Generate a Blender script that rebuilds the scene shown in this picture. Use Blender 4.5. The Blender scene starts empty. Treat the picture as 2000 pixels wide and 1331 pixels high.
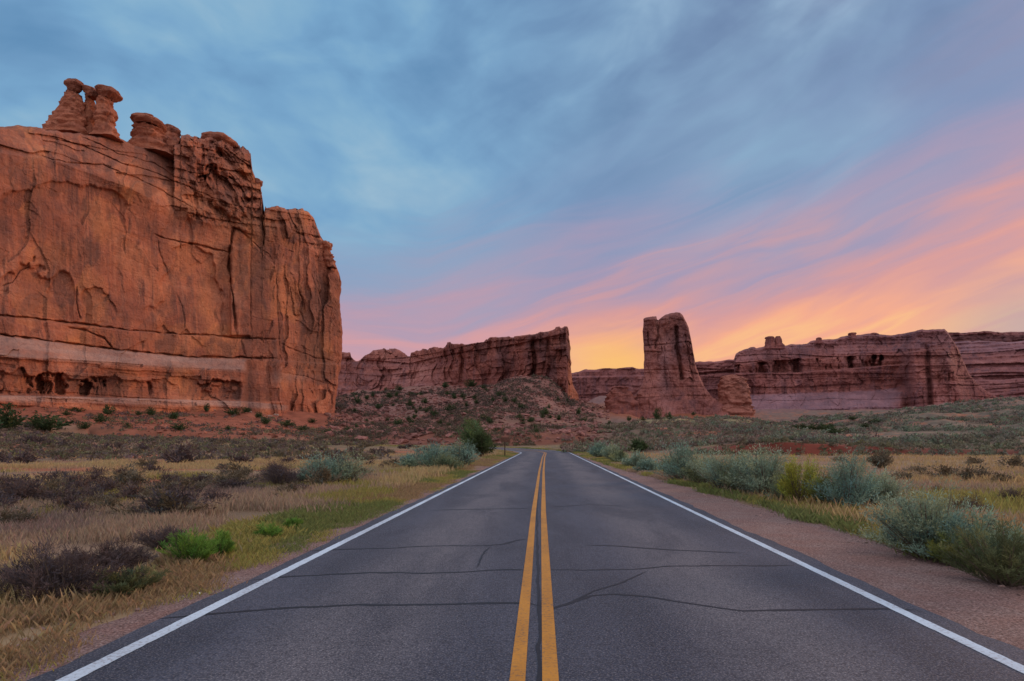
import bpy, math, random
import numpy as np

S = bpy.context.scene
C = S.collection
F = 1333.3          # focal length in photo pixels (2000 px wide photo)
HY = 862.0          # photo row of the horizon
EYE = 1.66          # eye height over the road

# ------------------------------------------------------------------ camera
cam_d = bpy.data.cameras.new('camera')
cam_d.lens = 24.0
cam_d.sensor_width = 36.0
cam_d.shift_y = (HY - 665.5) / 2000.0
cam_d.clip_start = 0.1
cam_d.clip_end = 20000
cam = bpy.data.objects.new('camera', cam_d)
C.objects.link(cam)
cam.location = (0, 0, EYE)
cam.rotation_euler = (math.radians(90), 0, 0)
S.camera = cam

# ------------------------------------------------------------------ exposure
S.view_settings.view_transform = 'Standard'
S.view_settings.look = 'None'
S.view_settings.exposure = 0.0
S.view_settings.gamma = 1.0
S.view_settings.use_curve_mapping = False
S.cycles.max_bounces = 5
S.cycles.diffuse_bounces = 3

SUN_AZ = math.radians(58)     # to the right of the view direction
SUN_EL = math.radians(11)

# ------------------------------------------------------------------ sky
def s2l(r, g, b):
    f = lambda c: (c / 255 / 12.92) if c <= 10 else ((c / 255 + 0.055) / 1.055) ** 2.4
    return (f(r), f(g), f(b), 1.0)

class NT:
    def __init__(self, tree):
        self.t = tree
    def n(self, typ, **kw):
        nd = self.t.nodes.new(typ)
        for k, v in kw.items():
            setattr(nd, k, v)
        return nd
    def l(self, a, b):
        self.t.links.new(a, b)
    def put(self, sock, v):
        if isinstance(v, bpy.types.NodeSocket):
            self.l(v, sock)
        else:
            sock.default_value = v
    def m(self, op, a, b=None, c=None, clamp=False):
        nd = self.n('ShaderNodeMath', operation=op, use_clamp=clamp)
        self.put(nd.inputs[0], a)
        if b is not None: self.put(nd.inputs[1], b)
        if c is not None: self.put(nd.inputs[2], c)
        return nd.outputs[0]
    def xyz(self, x, y, z):
        nd = self.n('ShaderNodeCombineXYZ')
        self.put(nd.inputs[0], x); self.put(nd.inputs[1], y); self.put(nd.inputs[2], z)
        return nd.outputs[0]
    def sep(self, v):
        nd = self.n('ShaderNodeSeparateXYZ'); self.l(v, nd.inputs[0])
        return nd.outputs
    def mapr(self, v, a, b, c=0.0, d=1.0, smooth=True):
        nd = self.n('ShaderNodeMapRange')
        nd.interpolation_type = 'SMOOTHSTEP' if smooth else 'LINEAR'
        self.put(nd.inputs[0], v)
        for i, q in enumerate((a, b, c, d)): nd.inputs[i + 1].default_value = q
        return nd.outputs[0]
    def noise(self, vec, scale, detail=5, rough=0.55, dist=0.0, out=0):
        nd = self.n('ShaderNodeTexNoise')
        self.l(vec, nd.inputs['Vector'])
        nd.inputs['Scale'].default_value = scale
        nd.inputs['Detail'].default_value = detail
        nd.inputs['Roughness'].default_value = rough
        nd.inputs['Distortion'].default_value = dist
        return nd.outputs[out]
    def ramp(self, fac, stops, interp='LINEAR'):
        nd = self.n('ShaderNodeValToRGB')
        nd.color_ramp.interpolation = interp
        e = nd.color_ramp.elements
        while len(e) < len(stops): e.new(0.5)
        for i, (p, c) in enumerate(stops):
            e[i].position = p
            e[i].color = c if len(c) == 4 else (*c, 1)
        self.l(fac, nd.inputs[0])
        return nd.outputs[0]
    def mix(self, fac, a, b, mode='MIX'):
        nd = self.n('ShaderNodeMix', data_type='RGBA', blend_type=mode)
        self.put(nd.inputs[0], fac)
        self.put(nd.inputs[6], a); self.put(nd.inputs[7], b)
        return nd.outputs[2]
    def scale(self, vec, sc):
        nd = self.n('ShaderNodeMapping')
        self.l(vec, nd.inputs[0])
        nd.inputs['Scale'].default_value = sc
        return nd.outputs[0]

def build_sky():
    w = bpy.data.worlds.new('World')
    S.world = w
    w.use_nodes = True
    t = w.node_tree
    for nd in list(t.nodes): t.nodes.remove(nd)
    k = NT(t)
    out = k.n('ShaderNodeOutputWorld')
    tc = k.n('ShaderNodeTexCoord')
    x, y, z = k.sep(tc.outputs['Generated'])
    A = k.m('ARCTAN2', x, y)                 # azimuth, right positive
    E = k.m('ARCSINE', z)                    # elevation
    # long cloud streets climb gently to the right
    rise = k.m('MULTIPLY', k.m('MAXIMUM', k.m('ADD', A, 0.12), 0.0), 0.27)
    ac = k.m('SUBTRACT', E, rise)
    wv = k.noise(k.xyz(k.m('MULTIPLY', A, 2.5), k.m('MULTIPLY', ac, 5.0), 1.3), 1.0, 3, 0.5)
    acw = k.m('ADD', ac, k.m('MULTIPLY', k.m('SUBTRACT', wv, 0.5), 0.10))
    st1 = k.noise(k.xyz(k.m('MULTIPLY', A, 2.2), k.m('MULTIPLY', acw, 11.0), 3.1), 1.0, 5, 0.52, 0.3)
    st2 = k.noise(k.xyz(k.m('MULTIPLY', A, 4.5), k.m('MULTIPLY', acw, 34.0), 7.7), 1.0, 4, 0.52, 0.7)
    soft = k.noise(k.xyz(k.m('MULTIPLY', A, 3.6), k.m('MULTIPLY', acw, 8.5), 5.5), 1.0, 4, 0.48, 0.5)
    soft2 = k.noise(k.xyz(k.m('MULTIPLY', k.m('ADD', A, k.m('MULTIPLY', E, 0.9)), 2.6), k.m('MULTIPLY', E, 3.2), 9.5), 1.0, 5, 0.5, 0.6)
    # height of the coloured zone grows to the right
    Ac = k.m('MINIMUM', k.m('MAXIMUM', A, -0.35), 0.8)
    span = k.m('ADD', 0.188, k.m('MULTIPLY', k.m('ADD', Ac, 0.1), 0.115))
    e0 = k.m('DIVIDE', E, span)
    wob = k.m('ADD', k.m('MULTIPLY', k.m('SUBTRACT', st2, 0.5), 0.58),
              k.m('MULTIPLY', k.m('SUBTRACT', st1, 0.5), 0.9))
    wfall = k.mapr(e0, 0.0, 0.35, 0.55, 1.0)
    e1 = k.m('ADD', e0, k.m('MULTIPLY', wob, wfall))
    e2 = k.m('MULTIPLY', e1, 0.4)
    warm = k.ramp(e2, [(0.0, s2l(206, 160, 158)), (0.10, s2l(236, 168, 146)), (0.165, s2l(246, 172, 142)), (0.205, s2l(254, 190, 138)),
                       (0.25, s2l(249, 174, 142)), (0.33, s2l(220, 158, 156)), (0.44, s2l(170, 154, 182)),
                       (0.62, s2l(130, 152, 190)), (1.0, s2l(124, 160, 198))])
    pink = k.ramp(e2, [(0.0, s2l(240, 160, 138)), (0.15, s2l(232, 160, 152)), (0.29, s2l(216, 160, 166)),
                       (0.40, s2l(184, 158, 180)), (0.52, s2l(152, 164, 194)), (0.7, s2l(126, 166, 202)),
                       (1.0, s2l(116, 164, 204))])
    side = k.mapr(A, -0.10, 0.16)
    low = k.mix(side, pink, warm)
    # golden core next to the horizon, in the gap between the rock towers
    gA = k.m('DIVIDE', k.m('SUBTRACT', A, 0.155), 0.065)
    gE = k.m('DIVIDE', k.m('SUBTRACT', E, 0.115), 0.035)
    g = k.m('EXPONENT', k.m('MULTIPLY', k.m('ADD', k.m('MULTIPLY', gA, gA), k.m('MULTIPLY', gE, gE)), -1.0))
    low = k.mix(k.m('MULTIPLY', g, 0.8), low, s2l(255, 196, 112))
    # far right the low sky turns grey lilac again
    gr = k.m('MULTIPLY', k.mapr(A, 0.50, 0.66), k.mapr(E, 0.24, 0.13))
    low = k.mix(k.m('MULTIPLY', gr, 0.75), low, s2l(176, 162, 172))
    # upper blue grey cloud deck
    mott = k.noise(k.xyz(k.m('MULTIPLY', A, 9.0), k.m('MULTIPLY', acw, 15.0), 2.2), 1.0, 4, 0.5, 0.4)
    cl = k.m('ADD', k.m('MULTIPLY', soft2, 0.42), k.m('ADD', k.m('MULTIPLY', soft, 0.38), k.m('MULTIPLY', mott, 0.20)))
    cl = k.m('ADD', 0.5, k.m('MULTIPLY', k.m('SUBTRACT', cl, 0.5), 1.75))
    deck = k.ramp(cl, [(0.30, s2l(96, 142, 184)), (0.43, s2l(112, 156, 196)), (0.52, s2l(122, 168, 206)),
                       (0.60, s2l(134, 178, 210)), (0.72, s2l(158, 192, 214))])
    deck2 = k.ramp(cl, [(0.30, s2l(106, 128, 166)), (0.43, s2l(118, 142, 178)), (0.52, s2l(130, 157, 190)),
                        (0.60, s2l(146, 174, 204)), (0.74, s2l(172, 190, 208))])
    deck = k.mix(k.mapr(A, -0.25, 0.45), deck, deck2)
    pinkwash = k.m('MULTIPLY', k.mapr(A, 0.35, 0.75), k.mapr(st1, 0.4, 0.62))
    deck = k.mix(k.m('MULTIPLY', pinkwash, 0.62), deck, s2l(176, 160, 186))
    f = k.mapr(e1, 1.25, 2.2)
    f = k.m('ADD', f, 0.0, clamp=True)
    col = k.mix(f, low, deck)
    # bright zones of the deck: left third and above the tower
    bA = k.m('DIVIDE', k.m('SUBTRACT', A, 0.32), 0.16)
    bE = k.m('DIVIDE', k.m('SUBTRACT', E, 0.37), 0.085)
    b = k.m('EXPONENT', k.m('MULTIPLY', k.m('ADD', k.m('MULTIPLY', bA, bA), k.m('MULTIPLY', bE, bE)), -1.0))
    col = k.mix(k.m('MULTIPLY', b, k.mapr(soft, 0.35, 0.6, 0.25, 0.8)), col, s2l(150, 190, 216))
    # the sky high overhead and behind the viewer is brightened out of view as added fill
    back = k.mapr(y, 0.15, -0.5)
    up = k.mapr(z, 0.62, 0.95)
    ub = k.m('MAXIMUM', back, up)
    col = k.mix(ub, col, (0.95, 0.90, 0.98, 1.0))
    below = k.mapr(z, 0.0, -0.05)
    col = k.mix(below, col, (0.10, 0.07, 0.06, 1.0))
    sky = k.n('ShaderNodeTexSky', sky_type='NISHITA')
    sky.sun_disc = False
    sky.sun_elevation = SUN_EL
    sky.sun_rotation = SUN_AZ
    bg1 = k.n('ShaderNodeBackground'); k.l(sky.outputs[0], bg1.inputs[0]); bg1.inputs[1].default_value = 0.06
    bg2 = k.n('ShaderNodeBackground'); k.l(col, bg2.inputs[0]); bg2.inputs[1].default_value = 1.0
    mx = k.n('ShaderNodeMixShader'); mx.inputs[0].default_value = 0.94
    k.l(bg1.outputs[0], mx.inputs[1]); k.l(bg2.outputs[0], mx.inputs[2])
    k.l(mx.outputs[0], out.inputs[0])
build_sky()

# ------------------------------------------------------------------ sun: soft afterglow from the right
sd = bpy.data.lights.new('sun', 'SUN')
sd.energy = 1.5
sd.angle = math.radians(14)
sd.color = (1.0, 0.58, 0.36)
so = bpy.data.objects.new('sun', sd)
C.objects.link(so)
so.location = (200, 100, 150)
so.rotation_euler = (math.radians(90) - SUN_EL, 0, -SUN_AZ + math.pi)
# lamp shines along its local -Z; this rotation points it from the sun's place to the ground
from mathutils import Vector
dvec = Vector((-math.sin(SUN_AZ) * math.cos(SUN_EL), -math.cos(SUN_AZ) * math.cos(SUN_EL), -math.sin(SUN_EL)))
so.rotation_euler = dvec.to_track_quat('-Z', 'Y').to_euler()

# ================================================================== numeric helpers
def _hash(ix, iy, iz, seed):
    h = (ix.astype(np.uint32) * np.uint32(374761393) + iy.astype(np.uint32) * np.uint32(668265263)
         + iz.astype(np.uint32) * np.uint32(2147483647 & 1274126177) + np.uint32((seed * 974711 + 12345) & 0xffffffff))
    h ^= h >> np.uint32(13)
    h = h * np.uint32(1274126177)
    h ^= h >> np.uint32(16)
    h = h * np.uint32(2246822519)
    h ^= h >> np.uint32(15)
    return h.astype(np.float64) / 4294967295.0

def vnoise(x, y, z=None, seed=0):
    x = np.asarray(x, float); y = np.asarray(y, float)
    z = np.zeros_like(x) if z is None else np.asarray(z, float) + x * 0
    fx, fy, fz = np.floor(x), np.floor(y), np.floor(z)
    ix, iy, iz = fx.astype(np.int64), fy.astype(np.int64), fz.astype(np.int64)
    tx, ty, tz = x - fx, y - fy, z - fz
    tx = tx * tx * tx * (tx * (tx * 6 - 15) + 10)
    ty = ty * ty * ty * (ty * (ty * 6 - 15) + 10)
    tz = tz * tz * tz * (tz * (tz * 6 - 15) + 10)
    r = 0
    for a in (0, 1):
        wa = tx if a else 1 - tx
        for b in (0, 1):
            wb = ty if b else 1 - ty
            for c in (0, 1):
                wc = tz if c else 1 - tz
                r = r + wa * wb * wc * _hash(ix + a, iy + b, iz + c, seed)
    return r * 2 - 1

def fbm(x, y, z=None, seed=0, octs=5, gain=0.5, lac=2.03):
    z = np.zeros_like(np.asarray(x, float)) if z is None else z
    a, s, tot = 1.0, 0, 0
    for o in range(octs):
        s = s + a * vnoise(x + 17.3 * o, y - 9.1 * o, z + 5.7 * o, seed + o)
        tot += a
        a *= gain
        x, y, z = x * lac, y * lac, z * lac
    return s / tot * 1.6

def ridged(x, y, z=None, seed=0, octs=4):
    s, a, tot = 0, 1.0, 0
    z = np.zeros_like(np.asarray(x, float)) if z is None else z
    for o in range(octs):
        s = s + a * (1 - np.abs(vnoise(x, y, z, seed + o)) * 2)
        tot += a; a *= 0.5
        x, y, z = x * 2.1, y * 2.1, z * 2.1
    return s / tot

def cells(u, v, seed=0):
    """piecewise constant random value per cell, the rows shifted like joints in rock"""
    iv = np.floor(v).astype(np.int64)
    off = _hash(iv, iv * 0 + 3, iv * 0, seed + 9)
    iu = np.floor(u + off).astype(np.int64)
    return _hash(iu, iv, iu * 0, seed) * 2 - 1

def facets(u, v, seed=0, tilt=0.9):
    """broken rock: irregular cells, each its own offset and its own tilted plane"""
    iu, iv = np.floor(u).astype(np.int64), np.floor(v).astype(np.int64)
    best = np.full(u.shape, 1e9); val = np.zeros(u.shape)
    z = iu * 0
    for a in (-1, 0, 1):
        for b in (-1, 0, 1):
            cu, cv = iu + a, iv + b
            x = cu + _hash(cu, cv, z, seed); y = cv + _hash(cu, cv, z + 1, seed)
            d = (u - x) ** 2 + (v - y) ** 2
            o = _hash(cu, cv, z + 2, seed) * 2 - 1
            gx = _hash(cu, cv, z + 3, seed) * 2 - 1; gy = _hash(cu, cv, z + 4, seed) * 2 - 1
            w = o + tilt * (gx * (u - x) + gy * (v - y)) * 1.5
            m = d < best
            best = np.where(m, d, best); val = np.where(m, w, val)
    return val

def sstep(a, b, x):
    t = np.clip((x - a) / (b - a), 0, 1)
    return t * t * (3 - 2 * t)

def seg_dist(px, py, pts):
    """distance to a polyline, and the parameter 0..1 along it"""
    best = np.full(px.shape, 1e9); par = np.zeros(px.shape)
    P = np.array(pts, float)
    n = len(P) - 1
    for i in range(n):
        a, b = P[i], P[i + 1]
        d = b - a
        L2 = (d * d).sum() + 1e-9
        t = np.clip(((px - a[0]) * d[0] + (py - a[1]) * d[1]) / L2, 0, 1)
        q = np.hypot(px - (a[0] + t * d[0]), py - (a[1] + t * d[1]))
        m = q < best
        best = np.where(m, q, best); par = np.where(m, (i + t) / n, par)
    return best, par

def mesh_obj(name, V, Fc, mat, parent=None, smooth=True, col=None, loc=None):
    V = np.asarray(V, np.float32); Fc = np.asarray(Fc, np.int32)
    me = bpy.data.meshes.new(name)
    k = Fc.shape[1]
    me.vertices.add(len(V)); me.vertices.foreach_set('co', V.ravel())
    me.loops.add(Fc.size); me.loops.foreach_set('vertex_index', Fc.ravel())
    me.polygons.add(len(Fc))
    me.polygons.foreach_set('loop_start', np.arange(0, Fc.size, k, dtype=np.int32))
    try:
        me.polygons.foreach_set('loop_total', np.full(len(Fc), k, dtype=np.int32))
    except Exception:
        pass
    me.polygons.foreach_set('use_smooth', np.full(len(Fc), smooth, dtype=bool))
    me.update(calc_edges=True)
    if col is not None:
        ca = me.color_attributes.new('Col', 'FLOAT_COLOR', 'POINT')
        c4 = np.ones((len(V), 4), np.float32); c4[:, :3] = col
        ca.data.foreach_set('color', c4.ravel())
    if mat: me.materials.append(mat)
    o = bpy.data.objects.new(name, me)
    C.objects.link(o)
    if parent: o.parent = parent
    return o

def tag(o, label=None, cat=None, group=None, kind=None):
    if label: o['label'] = label
    if cat: o['category'] = cat
    if group: o['group'] = group
    if kind: o['kind'] = kind
    return o

def empty(name, loc=(0, 0, 0), rz=0.0, label=None, cat=None, group=None, scale=None):
    o = bpy.data.objects.new(name, None)
    C.objects.link(o)
    o.location = loc
    o.rotation_euler = (0, 0, rz)
    o.empty_display_size = 0.3
    if scale is not None: o.scale = scale
    return tag(o, label, cat, group)

def grid_faces(nx, ny, off=0, flip=False):
    i = np.arange(ny - 1)[:, None] * nx + np.arange(nx - 1)[None, :]
    i = i.ravel() + off
    f = np.stack([i, i + 1, i + nx + 1, i + nx], 1)
    return f[:, ::-1] if flip else f

def unproj(px, py, Y):
    return np.stack([(px - 1000) * Y / F, Y + 0 * px, EYE - (py - HY) * Y / F], -1)

# ================================================================== materials
def new_mat(name):
    m = bpy.data.materials.new(name)
    m.use_nodes = True
    t = m.node_tree
    for nd in list(t.nodes): t.nodes.remove(nd)
    k = NT(t)
    out = k.n('ShaderNodeOutputMaterial')
    bs = k.n('ShaderNodeBsdfPrincipled')
    k.l(bs.outputs[0], out.inputs[0])
    bs.inputs['Roughness'].default_value = 0.9
    bs.inputs['Specular IOR Level'].default_value = 0.2
    return m, k, bs

def bump(k, bs, h, strength, dist):
    b = k.n('ShaderNodeBump')
    b.inputs['Strength'].default_value = strength
    b.inputs['Distance'].default_value = dist
    k.l(h, b.inputs['Height'])
    k.l(b.outputs[0], bs.inputs['Normal'])

def rock_mat(name, tint=(1, 1, 1), unit=1.0, dist=0.5):
    """red sandstone: bedding bands, vertical varnish streaks; attribute Col: R pale, G dark varnish and painted alcove shade, B orange"""
    m, k, bs = new_mat(name)
    geo = k.n('ShaderNodeNewGeometry')
    P = geo.outputs['Position']
    u = 1.0 / unit
    streak = k.noise(k.scale(P, (0.30 * u, 0.30 * u, 0.016 * u)), 1.0, 5, 0.6, 0.8)
    streak2 = k.noise(k.scale(P, (1.1 * u, 1.1 * u, 0.05 * u)), 1.0, 4, 0.6, 0.4)
    band = k.noise(k.scale(P, (0.012 * u, 0.012 * u, 0.30 * u)), 1.0, 6, 0.65, 0.6)
    patch = k.noise(k.scale(P, (0.05 * u, 0.05 * u, 0.06 * u)), 1.0, 6, 0.62, 0.8)
    patch2 = k.noise(k.scale(P, (0.035 * u, 0.035 * u, 0.03 * u)), 1.0, 4, 0.6, 1.2)
    fine = k.noise(k.scale(P, (0.9 * u, 0.9 * u, 1.4 * u)), 1.0, 7, 0.66)
    at = k.n('ShaderNodeAttribute', attribute_name='Col')
    R, G, B = k.sep(at.outputs['Color'])
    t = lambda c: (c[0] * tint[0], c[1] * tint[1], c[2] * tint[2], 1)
    base = k.ramp(patch, [(0.30, t((0.26, 0.092, 0.058))), (0.45, t((0.41, 0.138, 0.076))), (0.56, t((0.53, 0.183, 0.098))), (0.70, t((0.63, 0.265, 0.155)))])
    base = k.mix(k.mapr(band, 0.36, 0.66, 0.0, 0.40), base, t((0.33, 0.12, 0.085)))
    base = k.mix(k.m('MULTIPLY', k.m('MULTIPLY', k.mapr(streak, 0.44, 0.64), k.mapr(patch2, 0.40, 0.60)), 0.85), base, t((0.20, 0.085, 0.066)))
    base = k.mix(k.m('MULTIPLY', k.mapr(streak2, 0.50, 0.72), 0.45), base, t((0.58, 0.26, 0.15)))
    base = k.mix(k.m('MULTIPLY', B, 0.75), base, t((0.66, 0.25, 0.10)))
    base = k.mix(k.m('MULTIPLY', G, 0.7), base, t((0.15, 0.075, 0.058)))
    base = k.mix(k.m('MULTIPLY', R, 0.85), base, k.mix(k.mapr(patch, 0.4, 0.62), t((0.36, 0.225, 0.185)), t((0.50, 0.325, 0.265))))
    base = k.mix(k.mapr(fine, 0.35, 0.7, 0.0, 0.5), base, k.mix(1.0, base, (0.62, 0.60, 0.62, 1), 'MULTIPLY'))
    k.l(base, bs.inputs['Base Color'])
    vv = k.n('ShaderNodeTexVoronoi', feature='DISTANCE_TO_EDGE')
    wn = k.n('ShaderNodeTexNoise'); k.l(P, wn.inputs['Vector']); wn.inputs['Scale'].default_value = 0.25 * u; wn.inputs['Detail'].default_value = 4
    vm = k.n('ShaderNodeVectorMath', operation='MULTIPLY_ADD'); k.l(wn.outputs[1], vm.inputs[0]); vm.inputs[1].default_value = (9 * unit, 9 * unit, 9 * unit); k.l(P, vm.inputs[2])
    k.l(k.scale(vm.outputs[0], (0.16 * u, 0.16 * u, 0.075 * u)), vv.inputs['Vector']); vv.inputs['Scale'].default_value = 1.0
    crk = k.mapr(vv.outputs['Distance'], 0.0, 0.045, 0.0, 1.0)
    h = k.m('ADD', k.m('MULTIPLY', crk, 0.16), k.m('MULTIPLY', fine, 0.25))
    h = k.m('ADD', h, k.m('MULTIPLY', fine, 0.45))
    h = k.m('ADD', h, k.m('ADD', k.m('MULTIPLY', band, 0.9), k.m('MULTIPLY', streak2, 0.35)))
    bump(k, bs, h, 0.85, dist * unit)
    return m

M_rock = rock_mat('red_sandstone', unit=1.0, dist=0.9)
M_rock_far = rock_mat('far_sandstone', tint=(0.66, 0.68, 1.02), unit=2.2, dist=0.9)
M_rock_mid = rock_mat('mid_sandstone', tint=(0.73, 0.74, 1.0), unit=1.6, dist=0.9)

def ground_mat():
    m, k, bs = new_mat('desert_soil')
    geo = k.n('ShaderNodeNewGeometry'); P = geo.outputs['Position']
    at = k.n('ShaderNodeAttribute', attribute_name='Col')
    n1 = k.noise(k.scale(P, (0.25, 0.25, 0.5)), 1.0, 7, 0.62)
    n2 = k.noise(k.scale(P, (7, 7, 7)), 1.0, 5, 0.65)
    c = k.mix(k.mapr(n1, 0.35, 0.65, 0.0, 0.7), at.outputs['Color'], k.mix(1.0, at.outputs['Color'], (0.60, 0.64, 0.66, 1), 'MULTIPLY'))
    c = k.mix(k.mapr(n2, 0.4, 0.75, 0.0, 0.5), c, k.mix(1.0, c, (1.35, 1.3, 1.25, 1), 'MULTIPLY'))
    k.l(c, bs.inputs['Base Color'])
    bump(k, bs, k.m('ADD', n1, k.m('MULTIPLY', n2, 0.3)), 0.8, 0.12)
    return m
M_ground = ground_mat()

def leaf_mat(name, base, var=0.3, vcol=False):
    m, k, bs = new_mat(name)
    if vcol:
        at = k.n('ShaderNodeAttribute', attribute_name='Col')
        c0 = at.outputs['Color']
    else:
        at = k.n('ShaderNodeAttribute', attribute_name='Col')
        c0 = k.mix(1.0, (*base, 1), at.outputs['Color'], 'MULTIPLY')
    k.l(c0, bs.inputs['Base Color'])
    tr = k.n('ShaderNodeBsdfTranslucent'); k.l(c0, tr.inputs[0])
    mx = k.n('ShaderNodeMixShader'); mx.inputs[0].default_value = 0.25
    out = [n for n in k.t.nodes if n.type == 'OUTPUT_MATERIAL'][0]
    k.l(bs.outputs[0], mx.inputs[1]); k.l(tr.outputs[0], mx.inputs[2]); k.l(mx.outputs[0], out.inputs[0])
    return m
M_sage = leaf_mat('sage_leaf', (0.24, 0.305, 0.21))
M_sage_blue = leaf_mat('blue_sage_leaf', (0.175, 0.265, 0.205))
M_rabbit = leaf_mat('yellow_green_leaf', (0.29, 0.30, 0.055))
M_green2 = leaf_mat('green_sage_leaf', (0.175, 0.215, 0.12))
M_rabbit2 = leaf_mat('deep_yellow_green_leaf', (0.17, 0.205, 0.06))
M_green = leaf_mat('bright_green_leaf', (0.13, 0.25, 0.045))
M_olive = leaf_mat('olive_leaf', (0.13, 0.15, 0.07))
M_dark = leaf_mat('dark_twig', (0.10, 0.074, 0.072))
M_brownolive = leaf_mat('brown_olive_twig', (0.15, 0.125, 0.085))
M_juniper = leaf_mat('juniper_leaf', (0.055, 0.085, 0.035))
M_vcol = leaf_mat('grass_blade', (1, 1, 1), vcol=True)
def simple_mat(name, base, rough=0.8, nscale=6.0, amt=0.35, bmp=0.3, bd=0.02):
    m, k, bs = new_mat(name)
    geo = k.n('ShaderNodeNewGeometry')
    n = k.noise(geo.outputs['Position'], nscale, 6, 0.65)
    c = k.mix(k.mapr(n, 0.35, 0.68, 0.0, 1.0), (*base, 1), (base[0] * (1 - amt), base[1] * (1 - amt), base[2] * (1 - amt), 1))
    k.l(c, bs.inputs['Base Color']); bs.inputs['Roughness'].default_value = rough
    bump(k, bs, n, bmp, bd)
    return m
M_bark = simple_mat('grey_bark', (0.16, 0.12, 0.09), nscale=20)
M_boulder = simple_mat('boulder_stone', (0.30, 0.15, 0.115), nscale=1.2, amt=0.45, bmp=0.7, bd=0.3)
M_paleboulder = simple_mat('pale_boulder_stone', (0.50, 0.36, 0.29), nscale=1.2, amt=0.4, bmp=0.7, bd=0.3)
M_white = simple_mat('white_stone', (0.75, 0.74, 0.72), nscale=10, amt=0.15)
M_post = simple_mat('weathered_brown_post', (0.075, 0.045, 0.032), nscale=15)
M_board = simple_mat('brown_sign_board', (0.13, 0.06, 0.042), nscale=9)

# ================================================================== road geometry (plan)
YS, RAD = 93.0, 42.0          # the road is straight up to YS, then bends left with radius RAD
SL = 0.0488
AMAX = 1.45
def road_frame(sv):
    """centre line position and right-normal for distance sv along the road"""
    x0, y0 = 0.075, 0.0
    L = math.hypot(1, SL)
    d = np.array([SL / L, 1 / L])
    sS = YS * L
    sv = np.asarray(sv, float)
    st = np.minimum(sv, sS)
    X = x0 + d[0] * st; Y = y0 + d[1] * st
    a0 = math.atan2(d[1], d[0])
    arc = np.clip(sv - sS, 0, AMAX * RAD)
    ext = np.maximum(sv - sS - AMAX * RAD, 0)
    a = a0 + arc / RAD
    cx = x0 + d[0] * sS - math.sin(a0) * RAD
    cy = y0 + d[1] * sS + math.cos(a0) * RAD
    X = np.where(arc > 0, cx + RAD * np.sin(a) + ext * np.cos(a), X)
    Y = np.where(arc > 0, cy - RAD * np.cos(a) + ext * np.sin(a), Y)
    dx, dy = np.cos(a), np.sin(a)
    return X, Y, dy, -dx
def road_z(sv):
    t = np.clip((np.asarray(sv, float) - 88) / 60, 0, 1)
    return 0.78 * t * t * (3 - 2 * t)
_sv = np.linspace(-30, 215, 1200)
_rx, _ry, _nx, _ny = road_frame(_sv)
def road_near(X, Y):
    """signed distance from the road centre line (right positive) and the distance along it"""
    X = np.asarray(X, float); Y = np.asarray(Y, float)
    sh = X.shape
    x, y = X.ravel(), Y.ravel()
    out = np.empty(x.size); so_ = np.empty(x.size)
    for i in range(0, x.size, 4000):
        dx = x[i:i + 4000, None] - _rx[None, ::3]; dy = y[i:i + 4000, None] - _ry[None, ::3]
        j = np.argmin(dx * dx + dy * dy, 1)
        r = np.arange(len(j))
        sg = dx[r, j] * _nx[::3][j] + dy[r, j] * _ny[::3][j]
        dd = np.hypot(dx[r, j], dy[r, j])
        out[i:i + 4000] = np.where(np.abs(sg) > 0.7 * dd, sg, np.sign(sg + 1e-9) * dd)
        so_[i:i + 4000] = _sv[::3][j]
    return out.reshape(sh), so_.reshape(sh)
def road_signed(X, Y): return road_near(X, Y)[0]

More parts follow.
